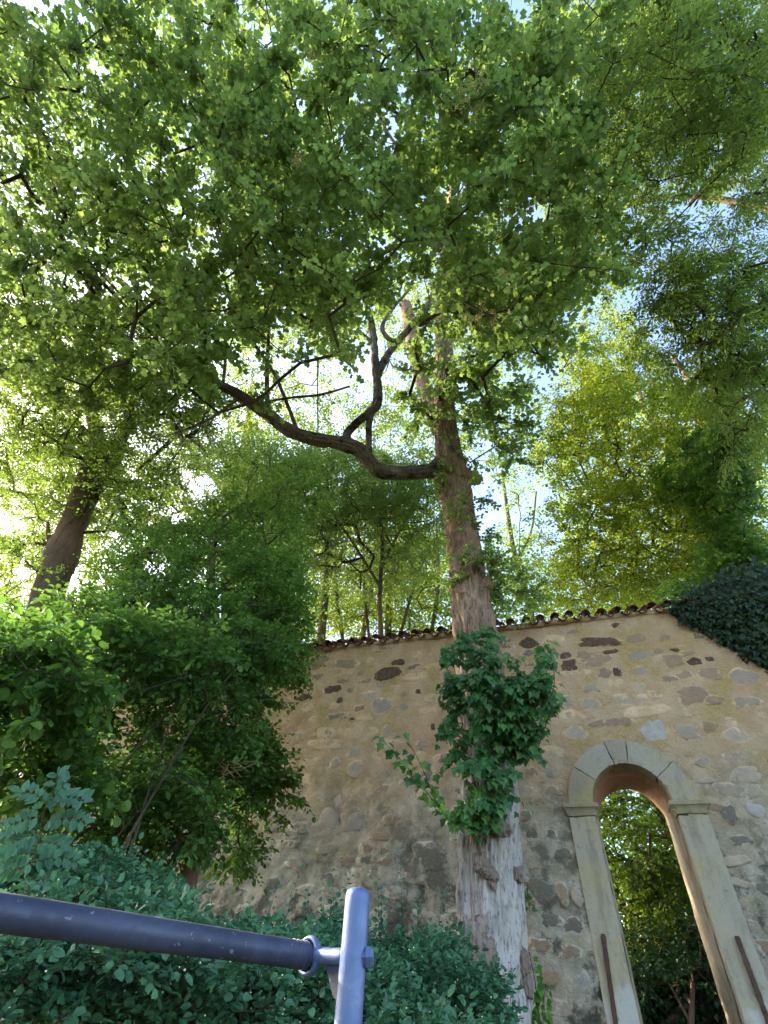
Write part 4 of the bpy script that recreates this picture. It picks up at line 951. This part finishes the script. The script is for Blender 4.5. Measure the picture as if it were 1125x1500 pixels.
tree('ivy_clad_tree', 'dark ivy clad tree standing in front of the sunlit crown, near the right edge',
     [(1058, 900, 26, 10.5), (1056, 800, 24, 10.5), (1054, 700, 20, 10.5), (1052, 620, 12, 10.4), (1050, 570, 6, 10.3)],
     [[(1055, 760, 9, 10.5), (1090, 720, 6, 10.5), (1110, 680, 4, 10.5)]],
     [(1062, 740, 36, 110, 11.0, 12.2, 150), (1085, 830, 50, 50, 10.5, 11.8, 90), (1030, 870, 60, 20, 10.5, 11.6, 40), (1020, 700, 50, 60, 12, 13, 40)],
     T_DIAM, 'dark_tree', 'bark_dark', .085, 6, .34, 12, seed=150, aspect=1.3, clump=.3, gaps=False, tw=False)

tree('linden_tree', 'tall leafy tree far behind the wall, seen beyond the crooked limb',
     [(330, 960, 20, 20), (335, 850, 18, 20), (345, 740, 15, 20), (360, 640, 11, 20), (370, 560, 6, 20)],
     [[(345, 740, 9, 20), (280, 660, 7, 20), (220, 590, 4, 20)]],
     [(250, 560, 240, 120, 19, 26, 320), (520, 640, 180, 70, 20, 26, 230), (660, 470, 120, 100, 21, 27, 150), (380, 440, 200, 80, 20, 26, 130), (300, 720, 200, 60, 19, 25, 200), (60, 640, 80, 120, 18, 24, 80), (730, 620, 60, 80, 20, 26, 50)],
     T_DIAM, 'backlit', 'bark_green', .13, 6, .8, 10, seed=160, aspect=1.1, clump=.34, tw=False, gp=.45)

tree('ash_tree', 'ash tree with long hanging leaflets reaching in from the upper right edge',
     [(1420, 900, 60, 5.2), (1360, 640, 46, 4.9), (1300, 420, 40, 4.6), (1240, 260, 32, 4.2), (1180, 120, 22, 3.8), (1120, 0, 14, 3.4)],
     [[(1260, 300, 20, 4.3), (1180, 200, 17, 4.2), (1125, 150, 15, 4.2), (1085, 212, 13, 4.4), (1050, 250, 9, 4.5), (1010, 300, 6, 4.6)],
      [(1300, 420, 22, 4.6), (1190, 330, 14, 5.0), (1100, 300, 10, 5.2), (1010, 287, 9, 5.4), (960, 291, 9, 5.5), (915, 303, 9, 5.6), (886, 324, 8, 5.7), (866, 345, 7, 5.8), (845, 378, 5, 5.9), (828, 420, 4, 6.0)],
      [(1085, 212, 8, 4.4), (1050, 170, 6, 4.2), (1030, 120, 5, 4.0), (1010, 50, 4, 3.7)], [(1340, 560, 16, 4.8), (1200, 500, 10, 5.2), (1100, 450, 7, 5.5), (1020, 420, 4, 5.7)],
      [(1180, 200, 8, 4.2), (1120, 90, 6, 3.9), (1060, 30, 4, 3.5)], [(1340, 600, 14, 4.9), (1220, 560, 9, 5.2), (1140, 560, 6, 5.4), (1080, 590, 4, 5.6)]],
     [(1050, 310, 120, 180, 8.5, 12.5, 255), (1060, 90, 130, 120, 8, 12, 225), (1050, 480, 110, 90, 9, 12.5, 180), (930, 120, 90, 130, 9, 12.5, 120), (1100, 600, 60, 80, 9, 12, 67), (900, 240, 60, 60, 9, 12, 30)],
     T_LANCE, 'ash', 'bark_dark', .125, 6, .5, 14, seed=180, hang=.75, flat=.7, parts=300, minpx=7, clump=.42, aspect=1.25)

tree('backlit_high_tree', 'tall yellow tinted tree far up between the maple and the ash at the top',
     [(1560, 950, 50, 7.0), (1520, 640, 40, 6.6), (1420, 380, 28, 5.6), (1260, 220, 20, 4.6), (1120, 140, 13, 3.9), (1000, 90, 9, 3.4), (905, 70, 5, 3.0)],
     [[(1000, 90, 7, 3.4), (950, 170, 5, 4.0), (900, 240, 4, 4.5), (880, 300, 3, 5)]],
     [(890, 110, 120, 140, 13.2, 17, 260), (880, 280, 90, 90, 13.2, 17, 110), (850, 380, 80, 60, 13.2, 17, 110), (1040, 160, 100, 140, 13.2, 17, 170)],
     T_DIAM, 'backlit', 'bark_dark', .10, 5, .6, 9, seed=210, gaps=True, aspect=1.1)

tree('evergreen_tree', 'glossy dark leaved tree seen through the open archway, patches of sun on it',
     [(1150, 1520, 24, 11.5), (1130, 1420, 20, 11.5), (1100, 1320, 15, 11.5), (1060, 1220, 9, 11.5)],
     [[(1120, 1380, 10, 11.5), (1020, 1330, 6, 11), (930, 1260, 3, 10.6)]],
     [(960, 1220, 110, 90, 8.6, 11, 170), (985, 1340, 120, 90, 8.2, 11, 260), (1010, 1450, 110, 90, 8.0, 11, 260)],
     T_OVAL, 'glossy', 'bark_dark', .085, 6, .38, 11, seed=230, gaps=False, clump=.3, hang=.5)

tree('arch_shade_foliage', 'low black green foliage added to darken the bottom of the archway opening',
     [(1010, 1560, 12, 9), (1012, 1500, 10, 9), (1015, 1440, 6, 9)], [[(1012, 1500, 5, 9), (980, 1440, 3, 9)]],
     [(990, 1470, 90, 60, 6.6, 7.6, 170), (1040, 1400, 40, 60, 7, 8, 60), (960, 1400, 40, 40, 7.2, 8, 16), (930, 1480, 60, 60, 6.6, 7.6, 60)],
     T_DIAM, 'ivy_wall', 'bark_dark', .075, 6, .28, 10, seed=240, gaps=False, clump=.3, tw=False, aspect=1.2)  # dark leaf clump added to stand for the deep shade inside the arch

def mass(name, vol, mat, leaf, ntw, nl, tl, seed, gaps=True, clump=.36, aspect=1.1):
    C = volume(vol, gaps, clump, .5, seed); L = Leaves(); out = unit(len(C)); out[:, 2] = np.abs(out[:, 2]) * .3
    spray(L, None, C, out, ntw, tl, nl, leaf, tw=False); o = L.build(None, T_DIAM, M[mat], 0, name, aspect=aspect); return o
mass('distant_woodland', [(300, 850, 420, 90, 24, 34, 560), (820, 850, 420, 80, 24, 34, 756), (560, 920, 650, 40, 20, 30, 400), (980, 700, 220, 130, 22, 32, 360),
                          (110, 760, 190, 110, 22, 30, 420), (560, 800, 120, 90, 26, 34, 180)], 'backlit', .17, 5, 9, .9, 260)
mass('lower_thicket', [(560, 1060, 700, 60, 18, 26, 60), (980, 1200, 180, 140, 15, 20, 396), (1000, 1400, 200, 150, 13, 18, 468)], 'dark_tree', .17, 6, 10, .8, 270, False)

# ================================================================= SHRUB, HEDGE, SAPLING, CLIMBERS
def plant(name, label, cat, base, vol, tmpl, leafmat, leaf, ntw, tl, nl, stems=5, parts=300, seed=0, clump=.40, hang=.3, flat=.6, aspect=1.0, minpx=6, jit=.5, off=None, bark='twig', r0=.003, spread=.5):
    off = np.asarray(base, float); t = thing(name, off, label, cat); nodes = []; rr = []; C = volume(vol, False, clump, 1.4, seed)
    for k in range(stems):
        tgt = C[RNG.integers(len(C))]; b = off + np.array([RNG.normal(0, spread), RNG.normal(0, spread * .3), 0])
        mid = b * .4 + tgt * .6 + np.array([0, 0, (tgt[2] - b[2]) * .15]); q = spline(np.vstack([b, mid, tgt]), 24)
        r = np.linspace(.018, .006, 24); nodes.append(q); rr.append(r)
        V, f = tube(q, r, 8); link('stem', make_mesh('stem', V - off, f), M[bark], t)
    S, outd = skeleton(np.concatenate(nodes), np.concatenate(rr), C, r0, minr=.002); L = Leaves(); T = Soup()
    spray(L, T, C, outd, ntw, tl, nl, leaf, flat, hang, jit, .0016)
    link('branches', S.mesh('branches', off=off), M['twig'], t, kind='stuff'); link('twigs', T.mesh('twigs', off=off), M['twig'], t, kind='stuff')
    return t, L, off

t, L, off = plant('hazel_shrub', 'large green shrub with rounded leaves covering the left end of the wall', 'shrub', (-2.6, 5.0, ZG),
    [(120, 905, 60, 45, 5.5, 7, 26), (275, 885, 80, 50, 7, 8.5, 50), (400, 905, 42, 55, 8, 9, 40), (20, 930, 40, 30, 4.5, 6, 8), (20, 1000, 105, 75, 3.4, 4.4, 110), (50, 1130, 100, 70, 3.8, 5, 90), (200, 970, 140, 60, 5.0, 7, 200), (330, 960, 100, 50, 6.5, 8.2, 120), (385, 1000, 50, 60, 7.2, 8.4, 70), (240, 1060, 150, 70, 6.0, 7.2, 120),
     (170, 1180, 150, 70, 5, 6.6, 170), (330, 1120, 80, 60, 6.6, 7.6, 90), (385, 1150, 40, 60, 7.0, 7.9, 60), (360, 1215, 26, 40, 7.0, 7.6, 22), (220, 1220, 90, 40, 5.5, 6.8, 60), (270, 1170, 60, 40, 6, 7, 30), (418, 1175, 20, 45, 7.2, 7.9, 10), (350, 1255, 22, 20, 7, 7.6, 9)],
    T_ROUND, 'shrub', .083, 5, .30, 9, 9, seed=301)
L.build(t, T_ROUND, M['shrub'], 300, name='foliage', off=off, minpx=7)
S = Soup()
for k in range(26):
    a = P(np.array(335 + RNG.normal(0, 8)), np.array(1120 + RNG.normal(0, 12)), np.array(6.3)); d = unit(1)[0] * .35; d[1] *= .3
    m = a + d * .5 + [0, 0, RNG.normal(0, .04)]; S.add(*tube(spline(np.vstack([a - [0, 0, .02], m, a + d]), 8), np.linspace(.006, .002, 8), 5))
link('dead_twigs', S.mesh('dead_twigs', off=off), M['dead'], t, kind='stuff')
for sp in ([(150, 1330), (175, 1285), (208, 1240)], [(176, 1268), (186, 1240), (195, 1215)]):
    q = np.array([P(np.array(float(x)), np.array(float(y)), np.array(4.9)) for x, y in sp]); V, f = tube(spline(q, 20), np.linspace(.014, .005, 20), 8)
    link('bare_stem', make_mesh('bare_stem', V - off, f), M['burl'], t)

def hedge():
    off = np.array([-1.2, 3.6, ZG]); t = thing('snowberry_hedge', off, 'dense blue green hedge with tiny pale flowers along the bottom, behind the handrail', 'hedge')
    vol = [(60, 1440, 150, 60, 1.7, 2.6, 130), (250, 1440, 170, 70, 1.9, 3.0, 170), (100, 1370, 170, 50, 2.2, 3.4, 130), (430, 1468, 150, 66, 2.3, 3.6, 190), (600, 1466, 100, 60, 2.8, 4.0, 160), (280, 1400, 130, 30, 2.6, 3.8, 110),
           (430, 1402, 110, 26, 3.0, 4.2, 90), (640, 1422, 56, 40, 3.3, 4.3, 60), (100, 1300, 140, 40, 3.0, 4.2, 120), (30, 1280, 60, 40, 3, 4, 40), (215, 1330, 50, 24, 3.2, 4.2, 30), (590, 1394, 60, 14, 3.6, 4.4, 20), (700, 1480, 46, 40, 3.0, 4.2, 50), (490, 1370, 50, 14, 3.6, 4.3, 14),
           (690, 1450, 18, 20, 3.3, 4.0, 6), (350, 1540, 420, 60, 1.9, 3.4, 200)]
    C = volume(vol, False, .22, 2.0, 321)
    nodes = []; rr = []
    for k in range(26):
        tgt = C[RNG.integers(len(C))]; b = np.array([tgt[0] + RNG.normal(0, .1), tgt[1] + .1, ZG - .2]); q = spline(np.vstack([b, (b + tgt) / 2 + RNG.normal(0, .05, 3), tgt]), 12)
        nodes.append(q); rr.append(np.linspace(.01, .004, 12))
    S, outd = skeleton(np.concatenate(nodes), np.concatenate(rr), C, .002, .2, minr=.0013); T = Soup(); L = Leaves()
    out = norm(outd * .5 + np.array([0, -.3, .55])); spray(L, T, C, out, 5, .17, 9, .044, flat=.8, droop=.1, jit=.6, r=.0012)
    for q, r in zip(nodes, rr): S.add(*tube(q, r, 5))
    # upright shoots standing above the hedge against the wall
    shoots = [((590, 1345), (586, 1243), 3.9, 16), ((488, 1350), (486, 1276), 3.7, 14), ((470, 1345), (515, 1283), 3.7, 14), ((440, 1345), (452, 1300), 3.6, 12), ((555, 1345), (552, 1290), 3.9, 12), ((562, 1345), (560, 1294), 3.9, 12),
              ((405, 1365), (440, 1270), 3.8, 14), ((300, 1360), (312, 1290), 3.6, 14), ((636, 1370), (648, 1310), 4.1, 12), ((665, 1400), (655, 1330), 4.1, 12), ((610, 1360), (612, 1310), 3.9, 10), ((345, 1370), (368, 1318), 3.6, 12), ((385, 1370), (405, 1300), 3.7, 12), ((250, 1350), (262, 1290), 3.5, 12), ((720, 1450), (727, 1385), 4.0, 10), ((745, 1480), (748, 1400), 4.1, 10)]
    for a, b, d, n in shoots:
        A = P(np.array(float(a[0])), np.array(float(a[1]) + 25.), np.array(d)); B = P(np.array(float(b[0])), np.array(float(b[1])), np.array(d + .05)); q = spline(np.vstack([A, (A + B) / 2 + RNG.normal(0, .012, 3), B]), 10)
        S.add(*tube(q, np.linspace(.0025, .001, 10), 4)); tt = np.linspace(.1, 1, n)[:, None]; p = A + (B - A) * tt; sg = np.where(np.arange(n) % 2, 1, -1)[:, None]
        ax = norm(B - A) * .4 + RT * sg * .9 + RNG.normal(0, .25, (n, 3)); L.add(p, ax, np.array([0, -.7, .5]) + RNG.normal(0, .4, (n, 3)), .046 * RNG.uniform(.6, 1.2, n) * (1.2 - .5 * tt[:, 0]))
    link('stems', S.mesh('stems', off=off), M['twig'], t, kind='stuff'); link('twigs', T.mesh('twigs', off=off), M['twig'], t, kind='stuff')
    # blossom: tiny pale bells near twig tips
    p, R, z = L.arrays(); X, Y, D = project(p); k = (RNG.uniform(size=len(p)) < .035); fp = p[k] + np.array([0, -.02, .012]); Fs = Soup()
    bm = bmesh.new(); bmesh.ops.create_icosphere(bm, subdivisions=1, radius=1); v0 = np.array([v.co[:] for v in bm.verts]); f0 = np.array([[v.index for v in f.verts] for f in bm.faces]); bm.free()
    n = len(fp); V = (v0[None] * RNG.uniform(.0022, .0048, (n, 1, 1)) + fp[:, None]).reshape(-1, 3); Fs.add(V, (f0[None] + (np.arange(n) * len(v0))[:, None, None]).reshape(-1, 3))
    link('blossoms', Fs.mesh('blossoms', off=off), M['flower'], t, kind='stuff')
    L.build(t, T_OVAL, M['hedge'], 300, name='foliage', off=off, minpx=7, aspect=1.05)
hedge()

def sapling():
    d = 2.75; st = [(30, 1330), (42, 1280), (55, 1235), (64, 1190), (80, 1150)]
    q = np.array([P(np.array(float(x)), np.array(float(y)), np.array(d)) for x, y in st]); off = np.array([q[0][0], q[0][1] - .1, ZG])
    t = thing('ash_sapling', off, 'young sapling with feathery blue green leaflets above the handrail at the left edge', 'sapling')
    q = np.vstack([off, q]); qq = spline(q, 50); V, f = tube(qq, np.linspace(.008, .002, 50), 8); link('stem', make_mesh('stem', V - off, f), M['bark_green'], t)
    L = Leaves(); T = Soup()
    ra = [((80, 1152), (84, 1135), 3), ((72, 1172), (122, 1172), 6), ((70, 1180), (30, 1160), 5), ((64, 1195), (0, 1218), 7), ((62, 1205), (124, 1203), 7), ((58, 1222), (15, 1240), 6), ((54, 1236), (92, 1243), 5), ((45, 1262), (112, 1262), 7), ((44, 1270), (-15, 1290), 7), ((50, 1250), (5, 1265), 6), ((40, 1290), (100, 1300), 6), ((68, 1185), (98, 1145), 5)]
    for a, b, n in ra:
        dz = RNG.uniform(-.12, .05); A = P(np.array(float(a[0])), np.array(float(a[1])), np.array(d)); B = P(np.array(float(b[0])), np.array(float(b[1])), np.array(d + dz))
        m = (A + B) / 2 + [0, 0, .02]; c = spline(np.vstack([A, m, B]), 14); T.add(*tube(c, np.linspace(.002, .001, 14), 4)); ax = norm(B - A); sd_ = norm(np.cross(ax, norm(EYE - A + [0, 0, 1.5])))
        for i in range(n):
            k = .22 + .72 * i / max(n - 1, 1); p = c[min(13, int(k * 13))]
            for sg in (-1, 1): L.add(p, norm(ax * .55 + sd_ * sg + RNG.normal(0, .1, 3)), norm(EYE - p + [0, 0, 2]) + RNG.normal(0, .25, 3), .068 * RNG.uniform(.8, 1.1))
        L.add(B, ax, norm(EYE - B + [0, 0, 2]), .07)
    link('leaf_stalks', T.mesh('leaf_stalks', off=off), M['bark_green'], t); L.build(t, T_LANCE, M['sapling'], 300, name='leaflets', leafname='leaflet', off=off, aspect=2.2)
sapling()

def trunk_ivy():
    off = PY(np.array(716.), np.array(1235.), np.array(7.3)); off[2] = ZG
    t = thing('trunk_climber', off, 'bushy climber with dark lobed leaves wrapped round the maple trunk in front of the wall', 'climbing plant')
    vol = [(735, 1040, 44, 78, 6.4, 6.9, 76), (690, 985, 34, 56, 6.7, 7.2, 26), (664, 1000, 16, 60, 6.9, 7.4, 16), (772, 1040, 26, 50, 6.4, 7.0, 30), (795, 1000, 18, 50, 6.6, 7.2, 16), (715, 1145, 32, 40, 6.1, 6.6, 42), (695, 1195, 22, 18, 6.1, 6.5, 14), (700, 940, 36, 18, 7.1, 7.6, 7), (762, 1080, 26, 30, 6.3, 6.8, 20), (672, 1090, 12, 30, 6.6, 6.9, 7)]
    C = volume(vol, False, .2, 2, 341)
    q = limb([(700, 1480, 3, 7.25), (690, 1250, 3, 7.25), (705, 1150, 4, 7.2), (725, 1050, 4, 7.2), (730, 960, 3, 7.3)], step=.08); V, f = tube(q[:, :3], q[:, 3] * 1.5, 8); link('stem', make_mesh('stem', V - off, f), M['burl'], t)
    S, outd = skeleton(q[:, :3], q[:, 3], C, .003, .2, minr=.002); L = Leaves(); T = Soup(); out = norm(outd * .6 + np.array([0, -.5, .1]))
    def put(C, out, n1, ln, n2, sz): spray(L, T, C, out, n1, ln, n2, sz, .8, .35, .5, .0018)
    put(C, out, 3, .15, 6, .105)
    p, R, z = L.arrays()
    # leaves hang facing outwards
    L = Leaves(); L.add(p, R[:, :, 1] * .7 + np.array([0, -.15, -.65]), norm(np.array([0, -.85, .55]) + RNG.normal(0, .35, p.shape)), z)
    for pts, n, w in (([(672, 1215), (640, 1180), (610, 1140), (580, 1105), (553, 1078)], 34, .12), ([(640, 1180), (625, 1140), (606, 1100), (590, 1076)], 18, .11), ([(800, 1040), (812, 1000), (806, 960), (797, 940)], 14, .12), ([(790, 1090), (800, 1060), (815, 1020)], 10, .11), ([(655, 1090), (648, 1060)], 5, .1),
                      ([(720, 1280), (706, 1262)], 6, .07), ([(712, 1290), (728, 1300)], 5, .06), ([(765, 1175), (768, 1185)], 4, .08), ([(772, 1300), (776, 1335)], 10, .08)):
        c = np.array([P(np.array(float(x)), np.array(float(y)), np.array(6.35 - .1 * (x < 640))) for x, y in pts]); c = spline(c, 30); S.add(*tube(c, np.linspace(.006, .0025, 30), 5)); k = np.linspace(2, 29, n).astype(int)
        sg = np.where(np.arange(n) % 2, 1., -1.)[:, None]; L.add(c[k] + RT * sg * .04 + RNG.normal(0, .03, (n, 3)), np.array([0, -.1, -.6]) + RT * sg * .6 + RNG.normal(0, .3, (n, 3)), np.array([0, -.8, .5]) + RNG.normal(0, .35, (n, 3)), w * RNG.uniform(.7, 1.15, n))
    link('runners', S.mesh('runners', off=off), M['twig'], t, kind='stuff'); link('twigs', T.mesh('twigs', off=off), M['twig'], t, kind='stuff'); L.build(t, T_IVY, M['ivy_trunk'], 300, name='foliage', off=off, minpx=7)
    # young vine at the foot
    off2 = PY(np.array(790.), np.array(1560.), np.array(7.5)); off2[2] = ZG; t2 = thing('young_vine', off2, 'bright green young vine at the foot of the wall, right of the maple trunk', 'climbing plant')
    L = Leaves(); S = Soup()
    for pts in ([(790, 1560), (788, 1500), (784, 1440), (775, 1395)], [(800, 1560), (795, 1480), (800, 1440)], [(770, 1560), (772, 1500), (778, 1470)]):
        c = spline(np.array([P(np.array(float(x)), np.array(float(y)), np.array(5.7)) for x, y in pts]), 24); S.add(*tube(c, .004, 5)); k = np.arange(1, 24, 1); n = len(k); sg = np.where(np.arange(n) % 2, 1., -1.)[:, None]
        L.add(c[k] + RT * sg * .05, np.array([0, 0, -.6]) + RT * sg * .6 + RNG.normal(0, .3, (n, 3)), np.array([0, -.8, .5]) + RNG.normal(0, .35, (n, 3)), .12 * RNG.uniform(.5, 1.1, n))
    link('stem', S.mesh('stem', off=off2), M['twig'], t2); L.build(t2, T_IVY, M['vine'], 100, name='foliage', off=off2)
trunk_ivy()

def wall_ivy():
    b = wpt(8.3, -.12, 0.0); off = b; t = thing('wall_ivy', off, 'thick dark ivy over the right end of the wall top, its lower edge slanting', 'ivy')
    n = 17000; u = RNG.uniform(5.7, 9.6, n); z = RNG.uniform(1.5, 7.6, n); L = Leaves()
    e0 = wall_uv(985, 905); e1 = wall_uv(1125, 985); sl = (e1[1] - e0[1]) / (e1[0] - e0[0])
    low = e0[1] + (u - e0[0]) * sl + (fbm(np.stack([u * 5, u * 0, u * 0], -1), 3, 4) - .5) * .25
    topz = np.interp(u, [5.7, 6.0, 6.5, 7.5, 9.6], [ZT + .05, ZT + .15, ZT + .45, ZT + .75, ZT + .9]) + (fbm(np.stack([u * 2, u * 0, u * 0], -1), 3, 9) - .5) * .3
    k = (z > low) & (z < topz); u, z, low, topz = u[k], z[k], low[k], topz[k]; n = len(u)
    thick = .08 + .26 * np.clip((z - low) / 1.2, 0, 1) ** .7; bulge = fbm(np.stack([u * 1.5, z * 1.5, u * 0], -1), 3, 6)
    above = z > ZT; v = np.where(above, RNG.uniform(-.45, .9, n), -thick * (.45 + .9 * bulge) + RNG.normal(0, .03, n))
    p = wpt(u, v, z); L.add(p, np.array([0, 0, -1.0]) + RNG.normal(0, .35, (n, 3)) - NW * .25, -NW * .9 + np.array([0, 0, .55]) + RNG.normal(0, .28, (n, 3)), .105 * RNG.uniform(.6, 1.15, n))
    m = 5000; u2 = RNG.uniform(5.9, 9.5, m); z2 = RNG.uniform(2.0, ZT + 1.1, m); lo2 = e0[1] + (u2 - e0[0]) * sl; k = (z2 > lo2 + .08) & (z2 < np.interp(u2, [5.9, 6.5, 9.6], [ZT, ZT + .6, ZT + 1.2])); u2, z2 = u2[k], z2[k]
    L.add(wpt(u2, np.where(z2 > ZT, RNG.uniform(-.1, .5, len(u2)), -.04), z2), np.array([0, 0, -1.0]) + RNG.normal(0, .3, (len(u2), 3)), -NW + RNG.normal(0, .2, (len(u2), 3)), .12)
    S = Soup()
    for k in range(14):
        a = 6.3 + k * .22; c = [wpt(8.3 + RNG.normal(0, .2), -.05, 0.0), wpt(8.3 - (8.3 - a) * .4, -.05, 2.2), wpt(a, -.06, 4.6 + RNG.normal(0, .3)), wpt(a - .1, -.06, ZT + .2)]
        if a < 8: c = c[-2:] ; c[0] = wpt(a + .1, -.06, max(e0[1] + (a - e0[0]) * sl + .2, 2))
        S.add(*tube(spline(np.array(c), 16), np.linspace(.02, .006, 16), 6))
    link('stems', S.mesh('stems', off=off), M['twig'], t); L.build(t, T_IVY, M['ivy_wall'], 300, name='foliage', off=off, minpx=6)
wall_ivy()

print('TRIS', sum(len(m.polygons) and sum(max(0, p - 2) for p in [len(q.vertices) for q in []]) or len(m.loops) - 2 * len(m.polygons) for m in bpy.data.meshes))
